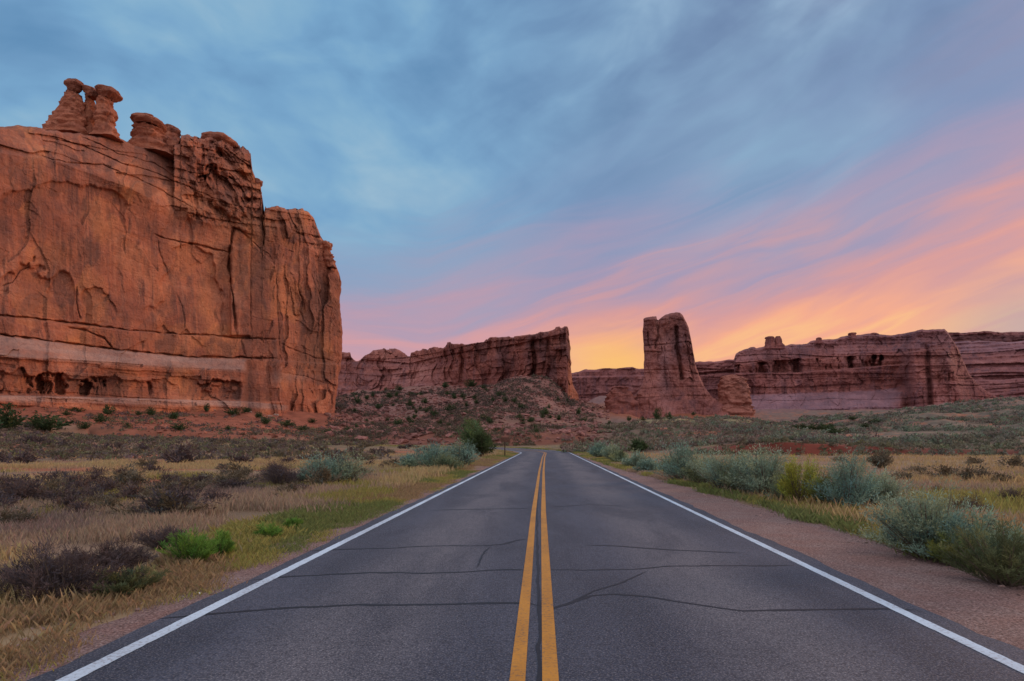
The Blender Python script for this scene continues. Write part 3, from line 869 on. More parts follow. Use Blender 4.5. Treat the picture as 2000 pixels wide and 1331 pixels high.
    # shallow arch-shaped spalls on the great face
    for (cx, cy, rx, ry, am) in [(60, 585, 90, 60, 1.6), (190, 600, 45, 40, 1.2), (370, 590, 70, 110, 1.6), (110, 430, 140, 80, 1.3), (300, 420, 60, 60, -1.2)]:
        wx_ = px + 26 * fbm(px * 0.018, py * 0.018, seed=int(cx), octs=3); wy_ = py + 20 * fbm(px * 0.022, py * 0.02, seed=int(cy), octs=4)
        q = ((wx_ - cx) / rx) ** 2 + ((wy_ - cy) / ry) ** 2
        d = d + am * 0.8 * sstep(1.10, 0.93, q) * sstep(cy + ry, cy - ry * 0.6, py)
    for pts, w, dep in CR:
        P2 = np.array(pts)
        if True:
            mnx, mxx = P2[:, 0].min() - 20, P2[:, 0].max() + 20; mny, mxy = P2[:, 1].min() - 20, P2[:, 1].max() + 20
            msk = (px > mnx) & (px < mxx) & (py > mny) & (py < mxy)
            if msk.any():
                ww = 0.85 * w * (0.7 + 0.6 * vnoise(px[msk] * 0.08, py[msk] * 0.08, seed=len(pts)))
                q, par = seg_dist(px[msk] + 2.2 * fbm(px[msk] * 0.05, py[msk] * 0.05, seed=77, octs=3), py[msk] + 1.6 * fbm(px[msk] * 0.06, py[msk] * 0.06, seed=78, octs=3), pts)
                tip = np.clip(np.minimum(par, 1 - par) * 8 + 0.15, 0, 1)
                d[msk] += 0.5 * dep * np.exp(-(q / np.maximum(ww, 0.6)) ** 2) * tip
    return D + d
def col_left(px, py):
    cl = np.interp(px, CPOL[:, 0], CPOL[:, 1]); ll = np.interp(px, LPOL[:, 0], LPOL[:, 1])
    pale = sstep(0, 4, py - cl) * sstep(8, 0, py - ll) * sstep(486, 474, px)
    bot = np.interp(px, [-300, 0, 160, 480, 560], [755, 771, 774, 783, 790])
    pale2 = sstep(0, 3, py - bot) * sstep(16, 8, py - bot) * sstep(570, 550, px) * 0.8
    pale = pale * (0.85 + 0.35 * fbm(px * 0.008, (py - cl) * 0.12, seed=540, octs=4))
    pale3 = np.exp(-((px - 570) / 35) ** 2 - ((py - 738) / 8) ** 2) * 0.5
    n = fbm(px * 0.02, py * 0.02, seed=500, octs=4)
    vs = fbm(px * 0.09, py * 0.006, seed=510, octs=4)
    g = lambda cx, cy, rx, ry: np.exp(-((px - cx) / rx) ** 2 - ((py - cy) / ry) ** 2)
    wx = px + 12 * fbm(px * 0.03, py * 0.03, seed=520, octs=3); wy = py + 12 * fbm(px * 0.03, py * 0.03, seed=521, octs=3)
    blot = 0.55 * sstep(0.12, 0.34, fbm(wx * 0.013, wy * 0.010, seed=522, octs=3)) * (0.6 + 0.7 * vs) + 0.45 * sstep(0.15, 0.35, fbm(wx * 0.045, wy * 0.014, seed=523, octs=3))
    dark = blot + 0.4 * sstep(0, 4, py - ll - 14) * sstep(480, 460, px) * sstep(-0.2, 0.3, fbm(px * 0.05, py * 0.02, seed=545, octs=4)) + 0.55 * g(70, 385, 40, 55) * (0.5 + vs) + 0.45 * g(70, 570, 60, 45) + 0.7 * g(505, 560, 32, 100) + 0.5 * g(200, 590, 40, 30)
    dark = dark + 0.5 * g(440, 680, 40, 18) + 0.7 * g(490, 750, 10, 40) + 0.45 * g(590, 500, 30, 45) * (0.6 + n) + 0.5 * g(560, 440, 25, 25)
    dark = dark + 0.35 * g(360, 440, 50, 25) + 0.35 * g(460, 300, 60, 25) + 0.9 * g(180, 752, 55, 16)  # last term paints the shade of the deep alcove into the colour
    orange = 0.5 * sstep(0.15, 0.4, fbm(wx * 0.016, wy * 0.012, seed=530, octs=4)) + 0.8 * g(395, 680, 45, 20) + 0.7 * g(150, 672, 60, 14) + 0.5 * g(100, 500, 40, 40) + 0.6 * g(405, 600, 22, 70) + 0.6 * g(380, 400, 45, 30)
    orange = orange + 0.5 * g(290, 380, 50, 30) + 0.6 * g(330, 745, 35, 20) + 0.55 * g(600, 720, 45, 70) + 0.5 * g(50, 745, 60, 18) + 0.5 * g(500, 470, 20, 60)
    orange = orange * (0.7 + 0.8 * n)
    return np.maximum(np.maximum(pale, pale2), pale3), dark, orange

wall = empty('sandstone_cliff', (-120, 225, 8), 0,
             'towering orange sandstone wall with pale sloping ledge and capped spires on its shoulder', 'cliff')
def adopt(o, p):
    o.parent = p
    o.matrix_parent_inverse = __import__('mathutils').Matrix.Translation(-Vector(p.location))
top_left = [(-420, 236), (-300, 232), (-150, 243), (0, 247), (40, 245), (70, 248), (92, 254), (120, 258), (160, 262), (200, 266), (222, 264), (243, 274), (262, 286), (300, 288),
            (352, 283), (354, 266), (370, 265), (385, 268), (398, 273), (412, 269), (430, 271), (455, 275), (463, 284), (484, 290), (490, 300), (493, 335), (500, 352), (508, 358),
            (509, 372), (512, 392), (513.5, 420), (516.5, 420), (518, 404), (540, 403), (556, 406), (562, 410), (580, 409), (602, 411), (612, 424), (620, 445), (628, 466), (640, 480),
            (648, 500), (656, 520), (662, 536), (667, 552)]
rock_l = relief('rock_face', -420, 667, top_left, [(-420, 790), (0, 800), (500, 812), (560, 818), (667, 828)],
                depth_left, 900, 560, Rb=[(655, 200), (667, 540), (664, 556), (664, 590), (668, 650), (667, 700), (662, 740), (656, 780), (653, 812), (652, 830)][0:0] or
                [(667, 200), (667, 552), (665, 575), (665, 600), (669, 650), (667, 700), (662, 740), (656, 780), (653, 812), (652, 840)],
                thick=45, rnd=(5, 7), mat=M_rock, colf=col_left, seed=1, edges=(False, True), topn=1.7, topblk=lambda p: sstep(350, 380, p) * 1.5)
adopt(rock_l, wall)

def loft(name, rows, Yc, thick, mat, nseg=48, sub=6, amp=0.35, seed=0, cells_amp=0.0, parent=None, expo=2.4, colv=(0, 0, 0)):
    """closed rock body through (photo row, left px, right px) outlines"""
    R = np.array(rows, float)
    tt = np.linspace(0, len(R) - 1, (len(R) - 1) * sub + 1)
    # smooth interpolation of the outline
    py = np.interp(tt, np.arange(len(R)), R[:, 0]); l = np.interp(tt, np.arange(len(R)), R[:, 1]); r = np.interp(tt, np.arange(len(R)), R[:, 2])
    def sm(a):
        b = a.copy(); b[1:-1] = 0.2 * a[:-2] + 0.6 * a[1:-1] + 0.2 * a[2:]; return b
    for _ in range(2): l, r = sm(l), sm(r)
    cx = (l + r) / 2; hw = (r - l) / 2 * 0.95
    th = np.linspace(0, 2 * math.pi, nseg, endpoint=False)[None, :]
    c, s_ = np.cos(th), np.sin(th)
    cc_ = np.sign(c) * np.abs(c) ** (2 / expo); ss = np.sign(s_) * np.abs(s_) ** (2 / expo)
    k = Yc / F
    X = (cx[:, None] - 1000) * k + hw[:, None] * k * cc_
    tk = thick * (0.35 + 0.65 * hw / hw.max())
    Y = Yc + tk[:, None] * 0.5 * ss
    Z = EYE - (py[:, None] - HY) * k + 0 * X
    d = amp * fbm(X / 3.0 / max(k * 6, .5), Y / 3.0 / max(k * 6, .5), Z / 2.0 / max(k * 6, .5), seed=seed, octs=4)
    d = d + amp * 0.8 * fbm(X / (8 * k), Y / (8 * k), Z / (5 * k), seed=seed + 50, octs=4)
    d = d + amp * 0.9 * vnoise(Z / (5.0 * k) + 0.4 * fbm(X / (20 * k), Y / (20 * k), seed=seed + 70, octs=2), X * 0, seed=seed + 71) + amp * 0.8 * facets(th * 1.8 + 0.3 * seed + 0 * X, Z / (9 * k) + 0 * X, seed + 72)
    d = d + cells_amp * cells(th * 2.2 + 0 * X, Z / (9 * k) + 0 * X, seed + 5)
    X = X + d * c; Y = Y + d * s_
    n = len(tt)
    V = np.stack([X, Y, Z], -1).reshape(-1, 3)
    i = np.arange(n - 1)[:, None] * nseg; j = np.arange(nseg)[None, :]; j2 = (j + 1) % nseg
    Fq = np.stack([i + j, i + j2, i + nseg + j2, i + nseg + j], -1).reshape(-1, 4)
    capT = len(V); V = np.concatenate([V, [V[:nseg].mean(0)], [V[-nseg:].mean(0)]])
    jj = np.arange(nseg); j3 = (jj + 1) % nseg
    f1 = np.stack([jj, np.full(nseg, capT), np.full(nseg, capT), j3], 1)
    me_faces = [tuple(int(a) for a in q) for q in Fq[:, ::-1]]
    me_faces += [(int(a), capT, int(b)) for a, b in zip(jj, j3)][::1]
    base = (n - 1) * nseg
    me_faces += [(int(base + b), capT + 1, int(base + a)) for a, b in zip(jj, j3)]
    me = bpy.data.meshes.new(name)
    me.from_pydata(V.tolist(), [], me_faces); me.update()
    me.polygons.foreach_set('use_smooth', np.ones(len(me.polygons), bool))
    ca = me.color_attributes.new('Col', 'FLOAT_COLOR', 'POINT')
    ca.data.foreach_set('color', np.tile([*colv, 1], (len(V), 1)).astype(np.float32).ravel())
    me.materials.append(mat)
    o = bpy.data.objects.new(name, me); C.objects.link(o)
    if parent: adopt(o, parent)
    return o

# spires with balanced caps on the shoulder
sp1 = loft('spire', [(183, 133, 149), (190, 130, 154), (200, 128, 160), (212, 122, 164), (226, 110, 165), (240, 99, 169), (252, 93, 172), (268, 86, 178)], 222, 11, M_rock, amp=0.5, seed=3, cells_amp=0.25, parent=wall)
loft('cap_rock', [(160, 133, 157), (163, 129, 160.5), (168, 130, 160), (174, 132, 157), (179, 136, 153), (184, 138, 148)], 222, 4.5, M_rock, amp=0.22, seed=5, parent=wall, colv=(0, .45, 0))
loft('spire', [(186, 171, 178), (194, 170, 182), (206, 169, 184), (225, 168, 186), (245, 166, 188), (270, 160, 196)], 225, 6, M_rock, amp=0.35, seed=7, cells_amp=0.15, parent=wall, colv=(0, .25, 0))
loft('cap_rock', [(172, 165, 180), (175, 163, 191), (181, 165, 194), (187, 168, 192), (192, 174, 188)], 224, 5.5, M_rock, amp=0.25, seed=9, parent=wall, colv=(0, .45, 0))
loft('spire', [(192, 198, 213), (200, 193, 217), (212, 190, 220), (224, 189, 224), (233, 190, 223), (245, 188, 222), (256, 186, 226), (272, 180, 236)], 223, 8, M_rock, amp=0.4, seed=11, cells_amp=0.2, parent=wall)
loft('cap_rock', [(174, 196, 218), (177, 191, 228), (182, 190, 233), (187, 193, 236), (191, 200, 228), (195, 205, 218)], 223, 8, M_rock, amp=0.3, seed=13, parent=wall, colv=(0, .4, 0))
# knobs farther right on the rim
loft('spire', [(246, 268, 312), (254, 266, 316), (264, 264, 320), (276, 262, 324), (290, 258, 330), (305, 255, 338)], 243, 13, M_rock, amp=0.6, seed=15, cells_amp=0.3, parent=wall)
loft('cap_rock', [(232, 276, 304), (235, 268, 315), (241, 264, 319), (246, 265, 318), (250, 272, 312)], 242, 13, M_rock, amp=0.4, seed=17, parent=wall, colv=(0, .35, 0))
loft('spire', [(264, 325, 346), (272, 322, 350), (284, 318, 356), (300, 312, 362)], 256, 9, M_rock, amp=0.4, seed=19, parent=wall)
loft('cap_rock', [(250, 327, 343), (253, 321, 350), (259, 320, 352), (265, 324, 348)], 256, 8, M_rock, amp=0.3, seed=21, parent=wall, colv=(0, .4, 0))
loft('cap_rock', [(268, 404, 440), (271, 396, 455), (277, 395, 462), (283, 400, 460), (288, 412, 450)], 268, 14, M_rock, amp=0.4, seed=27, parent=wall, colv=(0, .3, 0))
loft('knob', [(473, 632, 641), (477, 629, 645), (484, 630, 646), (490, 633, 643), (496, 636, 645), (504, 634, 650), (514, 636, 654), (524, 642, 656)], 303, 5, M_rock, amp=0.5, seed=23, parent=wall, colv=(0, .3, 0))
loft('knob', [(350, 496, 503), (353, 494, 509), (360, 494, 510.5), (366, 497, 507), (376, 499, 509)], 272, 5, M_rock, amp=0.4, seed=25, parent=wall, colv=(0, .3, 0))

# ---------------------------------------------------------------- generic cliff depth
def cliff_depth(D0, zunit, bedamp, jointamp, jw, jh, seed, extra=None, lean=0.0):
    """zunit = thickness of beds (m), jw/jh = joint spacing (m)"""
    Dp = np.array(D0, float)
    def f(px, py):
        D = np.interp(px, Dp[:, 0], Dp[:, 1])
        P = unproj(px, py, D)
        x, z = P[..., 0], P[..., 2]
        wx = x + 6 * fbm(x * 0.03, z * 0.05, seed=seed, octs=3)
        wz = z + 3 * fbm(x * 0.012, z * 0.03, seed=seed + 1, octs=3)
        d = lumps(px, py, D, [(50, 6.0), (18, 2.6)], seed=seed + 10)
        d = d + cells(wx / jw, wz / jh, seed + 2) * jointamp + cells(wx / (jw * 0.45), wz / (jh * 0.5), seed + 4) * jointamp * 0.4
        d = d + facets(wx / (jw * 0.9), wz / (jh * 0.45), seed + 60) * jointamp * 0.65 + facets(wx / (jw * 0.35), wz / (jh * 0.16), seed + 61) * jointamp * 0.25
        d = d + cells(wx / 400, wz / zunit, seed + 3) * bedamp + vnoise(wx * 0.004, wz / (zunit * 0.4), seed=seed + 5) * bedamp * 0.5
        d = d + lumps(px, py, D, [(6, 1.1), (2.2, 0.45)], seed=seed + 40)
        d = d + lean * z
        if extra: d = d + extra(px, py, D)
        return D + d
    return f

# ---------------------------------------------------------------- the wall in the middle distance
def extra_mid(px, py, D):
    # left of px 870 the rock is a smooth layered dome that slopes back; right of it a cliff
    base = 772
    slope = sstep(900, 840, px) * np.maximum(base - py, 0) * D / F * 0.9
    col = 0
    for cx, w, a in [(903, 5, 7), (1043, 4, 9), (1020, 8, 4), (960, 4, 3), (1072, 3, 3)]:
        col = col + a * np.exp(-((px - cx - 2 * np.sin(py * 0.1)) / w) ** 2) * sstep(770, 735, py) * sstep(655, 675, py)
    cap = -3.5 * sstep(0, -3, py - (np.interp(px, [660, 800, 900, 1000, 1110], [700, 712, 690, 676, 652])))
    return slope + col + cap
def col_mid(px, py):
    n = fbm(px * 0.05, py * 0.012, seed=601, octs=4)
    dark = 0.75 * sstep(0.05, 0.45, n) * sstep(860, 920, px) + 0.45 * np.exp(-((px - 1070) / 30) ** 2 - ((py - 700) / 30) ** 2)
    pale = 0.25 * sstep(900, 840, px) * sstep(690, 720, py) * (0.6 + 0.6 * fbm(px * 0.01, py * 0.12, seed=603, octs=3)) + 0.0 * px
    orange = sstep(1108, 1111, px) * 0.8  # low sunlight on the right-facing sliver of the prow, painted in as orange
    return pale, dark, orange
top_mid = [(640, 690), (668, 689), (684, 690), (686, 700), (695, 706), (703, 703), (712, 695), (722, 690), (728, 684), (745, 682), (772, 682), (780, 686), (790, 690), (797, 698), (800, 699),
           (802, 690), (815, 684), (832, 682), (850, 679), (871, 678), (873, 670), (890, 670), (905, 672), (925, 670), (945, 668), (955, 662), (965, 660), (985, 660), (1000, 658),
           (1030, 657), (1040, 655), (1055, 649), (1075, 646), (1090, 641), (1104, 638), (1109, 639), (1112, 655)]
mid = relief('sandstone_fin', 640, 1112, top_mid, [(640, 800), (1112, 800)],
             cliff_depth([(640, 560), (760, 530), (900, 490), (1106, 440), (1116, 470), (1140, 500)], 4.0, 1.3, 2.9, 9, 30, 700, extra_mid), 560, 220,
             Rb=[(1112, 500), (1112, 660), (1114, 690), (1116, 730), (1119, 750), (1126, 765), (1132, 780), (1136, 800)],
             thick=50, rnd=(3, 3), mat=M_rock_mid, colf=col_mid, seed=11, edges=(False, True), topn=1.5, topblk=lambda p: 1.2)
tag(mid, 'dark red sandstone wall in the middle distance ending in a sharp prow', 'cliff')

# ---------------------------------------------------------------- the free-standing tower right of the road
def extra_sheep(px, py, D):
    c = 0
    for pts, w, dp in [([(1320, 640), (1322, 680), (1328, 715), (1332, 740)], 3.2, 6), ([(1285, 622), (1286, 650), (1280, 680)], 2.0, 3.0),
                       ([(1265, 650), (1268, 680)], 1.5, 2.0), ([(1300, 670), (1298, 720), (1303, 780)], 1.6, 1.2), ([(1255, 676), (1300, 673), (1345, 668)], 1.3, 1.2),
                       ([(1338, 655), (1345, 700), (1352, 740)], 1.6, 2.0), ([(1250, 724), (1330, 722), (1375, 735)], 1.2, 1.0)]:
        q, par = seg_dist(px + 1.5 * fbm(px * 0.1, py * 0.1, seed=5, octs=2), py, pts)
        c = c + dp * np.exp(-(q / w) ** 2)
    flare = -0.30 * np.maximum(py - 730, 0) * D / F
    return c + flare + 2.5 * ((px - 1305) / 55) ** 2 * sstep(760, 720, py)
def col_sheep(px, py):
    g = lambda cx, cy, rx, ry: np.exp(-((px - cx) / rx) ** 2 - ((py - cy) / ry) ** 2)
    dark = 0.7 * g(1322, 660, 8, 40) + 0.5 * g(1345, 690, 10, 30) + 0.5 * g(1262, 660, 6, 30)
    pale = 0.45 * g(1298, 720, 12, 60) + 0.12
    return pale, dark, 0.25 * g(1295, 660, 20, 30)
sheep_top = [(1180, 770), (1190, 768), (1198, 758), (1204, 755), (1214, 756), (1224, 762), (1234, 772), (1246, 770), (1253, 764), (1257, 755), (1258, 623), (1262, 621), (1282, 618), (1284, 626), (1292, 620), (1300, 614), (1313, 612), (1320, 610),
             (1328, 611), (1334, 617), (1341, 630), (1346, 640), (1350, 662), (1354, 692), (1358, 712), (1366, 735), (1376, 752), (1388, 768), (1400, 780), (1412, 790), (1420, 802)]
# built of two bodies: main tower (through rows) and its skirt
def tower_rows():
    return [(611, 1316, 1325), (613, 1303, 1331), (617, 1296, 1336), (622, 1287, 1338), (627, 1258, 1341), (640, 1256.5, 1345), (655, 1255, 1349), (668, 1256, 1351),
            (690, 1258, 1353), (710, 1259, 1356), (724, 1259, 1360), (738, 1257, 1367), (752, 1254, 1376), (766, 1247, 1386), (780, 1236, 1399), (794, 1222, 1414), (812, 1205, 1436)]
tower = empty('rock_tower', (82, 462, 18), 0, 'free-standing dark red sandstone tower with a flaring foot right of where the road bends away', 'rock tower')
tw_rows = np.array(tower_rows())
tw = relief('tower_body', 1257, 1460, [(1257, 623), (1262, 621), (1282, 618), (1284.5, 627), (1292, 620), (1300, 614.5), (1313, 612), (1320, 610),
             (1328, 611), (1334, 617), (1341, 630), (1346, 641), (1350, 662), (1354, 692), (1358, 714), (1366, 735), (1376, 752), (1386, 765), (1398, 776), (1412, 784), (1436, 794), (1460, 802)],
            [(1257, 832), (1460, 832)],
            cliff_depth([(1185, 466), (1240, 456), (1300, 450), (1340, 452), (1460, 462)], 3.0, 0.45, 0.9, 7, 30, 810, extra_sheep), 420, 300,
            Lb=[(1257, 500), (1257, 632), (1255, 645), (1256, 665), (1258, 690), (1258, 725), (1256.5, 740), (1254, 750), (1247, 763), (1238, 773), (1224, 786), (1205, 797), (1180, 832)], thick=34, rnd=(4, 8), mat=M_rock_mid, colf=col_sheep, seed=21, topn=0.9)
adopt(tw, tower)
loft('dome', [(755, 1202, 1213), (758, 1197, 1220), (764, 1193, 1226), (772, 1190, 1232), (782, 1186, 1240), (795, 1180, 1250), (828, 1166, 1264)], 452, 26, M_rock_mid, amp=1.2, seed=33, parent=tower)
butte = loft('small_butte', [(733, 1422, 1430), (736, 1417, 1436), (740, 1412, 1448), (745, 1408, 1453), (755, 1406, 1456), (768, 1404, 1460), (782, 1402, 1465), (796, 1398, 1469), (806, 1396, 1471), (832, 1388, 1478)],
             455, 26, M_rock_mid, amp=1.3, seed=35, cells_amp=0.5, nseg=90, sub=10, colv=(0.15, 0, 0.5))
tag(butte, 'small rounded orange sandstone butte standing at the right foot of the free-standing tower', 'butte')

# ---------------------------------------------------------------- long mesa on the right
def extra_right(px, py, D):
    k = D / F
    y1 = 1.5 * fbm(px * 0.05, px * 0, seed=905, octs=4) + np.interp(px, [1430, 1560, 1760, 1870], [712, 700, 690, 672])     # overhang under the cap beds
    y2 = np.interp(px, [1430, 1560, 1760], [724, 722, 706])
    y3 = np.interp(px, [1440, 1560, 1760], [770, 768, 757])                # foot of the wall, pale slab below
    al = sstep(0, 3, py - y1) * sstep(3, 0, py - (y2 + 4)) * sstep(1785, 1760, px)
    hol = 0.8 * sstep(-0.1, 0.6, fbm(px * 0.06 + 0.3 * fbm(px * .1, py * .1, seed=4), py * 0.02, seed=901, octs=4)) + sum(np.exp(-((px + 3 * fbm(px * 0.1, py * 0.12, seed=c, octs=3) - c) / w) ** 2) for c, w in [(1486, 8), (1527, 12), (1556, 7), (1707, 5), (1720, 4), (1660, 6)])
    d = al * (4 + 20 * np.clip(hol, 0, 1))
    d = d + sstep(3, -1, py - y1) * 10                                     # cap beds step back
    d = d + sstep(0, -26, py - y1) * 14
    d = d - sstep(0, 3, py - (y2 + 5)) * 3
    slab = np.clip((py - y3) / 34, 0, 1)
    d = d - 60 * slab * sstep(1775, 1755, px)
    # buttress
    b = np.exp(-((px - 1830) / 62) ** 4)
    d = d - b * 38 - np.exp(-((px - 1785) / 14) ** 2) * 9 * sstep(665, 700, py) + np.exp(-((px - 1812 - 0.05 * (py - 700)) / 5) ** 2) * 12 * sstep(665, 690, py)
    d = d - np.exp(-((px - 1850 - 0.35 * (py - 700)) / 14) ** 2) * 14 * sstep(670, 700, py)
    d = d - 0.5 * np.maximum(py - 700, 0) * k * sstep(1760, 1800, px)
    return d
def col_right(px, py):
    y3 = np.interp(px, [1440, 1560, 1760], [770, 768, 757])
    y1 = np.interp(px, [1430, 1560, 1760, 1870], [712, 700, 690, 672])
    pale = 0.6 * sstep(0, 4, py - y3 + 2 * fbm(px * .05, px * 0, seed=912)) * sstep(1772, 1740, px + 8 * fbm(py * 0.1, px * .02, seed=913)) + 0.22 * sstep(0, -6, py - y1)
    n = fbm(px * 0.06, py * 0.01, seed=911, octs=4)
    dark = 0.4 * sstep(0.1, 0.6, n) + 0.35 * np.exp(-((px - 1870) / 14) ** 2) * sstep(740, 690, py)
    return pale, dark, 0.2 * np.exp(-((px - 1830) / 12) ** 2 - ((py - 700) / 30) ** 2)
top_right = [(1434, 700), (1437, 691), (1445, 686), (1460, 682), (1466, 678), (1473, 678), (1476, 681), (1495, 677), (1530, 675), (1548, 673), (1575, 673), (1583, 667), (1595, 664), (1630, 663), (1642, 659),
             (1660, 655), (1700, 652), (1740, 655), (1775, 650), (1792, 646), (1800, 644), (1845, 643), (1852, 650), (1860, 664), (1870, 678), (1880, 702), (1892, 730), (1908, 748), (1928, 765), (1950, 776), (1985, 786)]
rm = empty('sandstone_mesa', (330, 820, 30), 0, 'long purple red mesa on the right with shadowed alcoves and twin rim knobs', 'mesa')
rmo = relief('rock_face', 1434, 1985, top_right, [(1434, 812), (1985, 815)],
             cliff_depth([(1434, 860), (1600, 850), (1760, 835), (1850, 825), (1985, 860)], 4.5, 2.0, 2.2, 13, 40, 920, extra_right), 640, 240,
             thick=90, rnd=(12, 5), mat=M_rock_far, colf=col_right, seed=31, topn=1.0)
adopt(rmo, rm)
loft('pinnacle', [(658, 1498, 1509), (660, 1496, 1510), (668, 1495.5, 1511), (674, 1494, 1514), (682, 1490, 1520)], 862, 12, M_rock_far, amp=0.8, seed=41, parent=rm)
loft('pinnacle', [(657.5, 1515, 1523), (660, 1513.5, 1524.5), (667, 1512.5, 1526), (673, 1512, 1530), (682, 1508, 1536)], 862, 12, M_rock_far, amp=0.8, seed=43, parent=rm)
for i, (a, b, t) in enumerate([(1593, 1603, 660), (1658, 1672, 650.5), (1696, 1714, 651)]):
    loft('knob', [(t, a + 3, b - 3), (t + 2, a, b), (t + 5, a, b), (t + 12, a - 3, b + 3)], 868, 9, M_rock_far, amp=0.8, seed=45 + i, parent=rm)

# ---------------------------------------------------------------- farther mesas
def extra_far(px, py, D):
    t1 = np.interp(px, [1100, 1260, 1440], [738, 736, 722])
    al = np.exp(-((py - t1 - 3) / 3.0) ** 2) * sstep(1340, 1370, px)
    return al * 12 + sstep(0, -4, py - t1) * 10
far1 = relief('distant_mesa', 1095, 1470, [(1095, 728), (1116, 729), (1130, 726), (1143, 722), (1165, 722), (1180, 719), (1205, 720), (1236, 717), (1246, 721), (1262, 722), (1340, 712), (1358, 707), (1400, 706), (1430, 702), (1470, 700)],
              [(1095, 800), (1470, 800)], cliff_depth([(1095, 1000), (1470, 960)], 5, 2.2, 2.6, 14, 40, 1010, extra_far), 380, 90,
              thick=120, rnd=(10, 4), mat=M_rock_far, colf=lambda x, y: (0.1, 0.25 * sstep(736, 750, y), 0), seed=41, edges=(False, False), topn=0.8)
tag(far1, 'distant low purple mesa seen on both sides of the free-standing tower', 'mesa')
def extra_fr(px, py, D):
    return np.maximum(765 - py, 0) * D / F * 1.3 + 0 * px
far2 = relief('terraced_slope', 1840, 2400, [(1840, 672), (1870, 668), (1905, 666), (1960, 668), (2100, 664), (2400, 664)], [(1840, 800), (2400, 800)],
              cliff_depth([(1840, 1010), (2000, 960), (2400, 900)], 6, 6.0, 1.5, 30, 12, 1110, extra_fr), 400, 130,
              thick=100, rnd=(10, 4), mat=M_rock_far, colf=lambda x, y: (0.15 + 0.35 * sstep(700, 680, y), 0.1 * sstep(740, 770, y), 0), seed=51, edges=(False, False), topn=1.0)
tag(far2, 'pale purple terraced slickrock slope at the right edge behind the big buttress', 'slope')
M_rimtree = simple_mat('wooded_rim', (0.060, 0.062, 0.055), nscale=0.25, amt=0.6, bmp=1.0, bd=4)
far3 = relief('wooded_rim', 1820, 2500, [(1820, 651), (1856, 650), (1880, 650), (1930, 647), (1960, 650), (2000, 648), (2500, 645)], [(1820, 700), (2500, 700)],
              cliff_depth([(1820, 1400), (2500, 1300)], 8, 4.0, 4.0, 16, 20, 1210), 300, 40,
              thick=150, rnd=(14, 4), mat=M_rock_far, colf=lambda x, y: (0, 0.3 + 0.9 * sstep(654, 657, y) * sstep(668, 664, y), 0), seed=61, edges=(False, False), topn=0.9)
tag(far3, 'flat dark wooded mesa rim on the skyline at the far right', 'mesa')
far4 = relief('distant_butte', 560, 760, [(560, 690), (668, 688), (684, 689), (687, 702), (700, 708), (760, 706)], [(560, 800), (760, 800)],
              cliff_depth([(560, 640), (760, 620)], 4, 2.0, 2.0, 10, 30, 1310), 160, 90,
              thick=60, rnd=(8, 4), mat=M_rock_far, colf=lambda x, y: (0, 0.15, 0), seed=71, edges=(False, False), topn=0.8)
tag(far4, 'dark purple butte with a flat block top peeping out just right of the tall wall', 'butte')

# ================================================================== vegetation
rng = np.random.default_rng(12)

def diamonds(P, D, ln, wd, N=None, tint=None):
    """one leaf blade (a folded diamond) per row: base P, direction D, length, width"""
    n = len(P)
    D = D / (np.linalg.norm(D, axis=1, keepdims=True) + 1e-9)
    r = rng.normal(size=(n, 3))
    Sd = np.cross(D, r); Sd /= (np.linalg.norm(Sd, axis=1, keepdims=True) + 1e-9)
    ln = np.asarray(ln).reshape(-1, 1) * np.ones((n, 1)); wd = np.asarray(wd).reshape(-1, 1) * np.ones((n, 1))
    V = np.stack([P, P + D * ln * 0.45 + Sd * wd * 0.5, P + D * ln, P + D * ln * 0.45 - Sd * wd * 0.5], 1).reshape(-1, 3)
    return V, np.arange(4 * n).reshape(-1, 4)

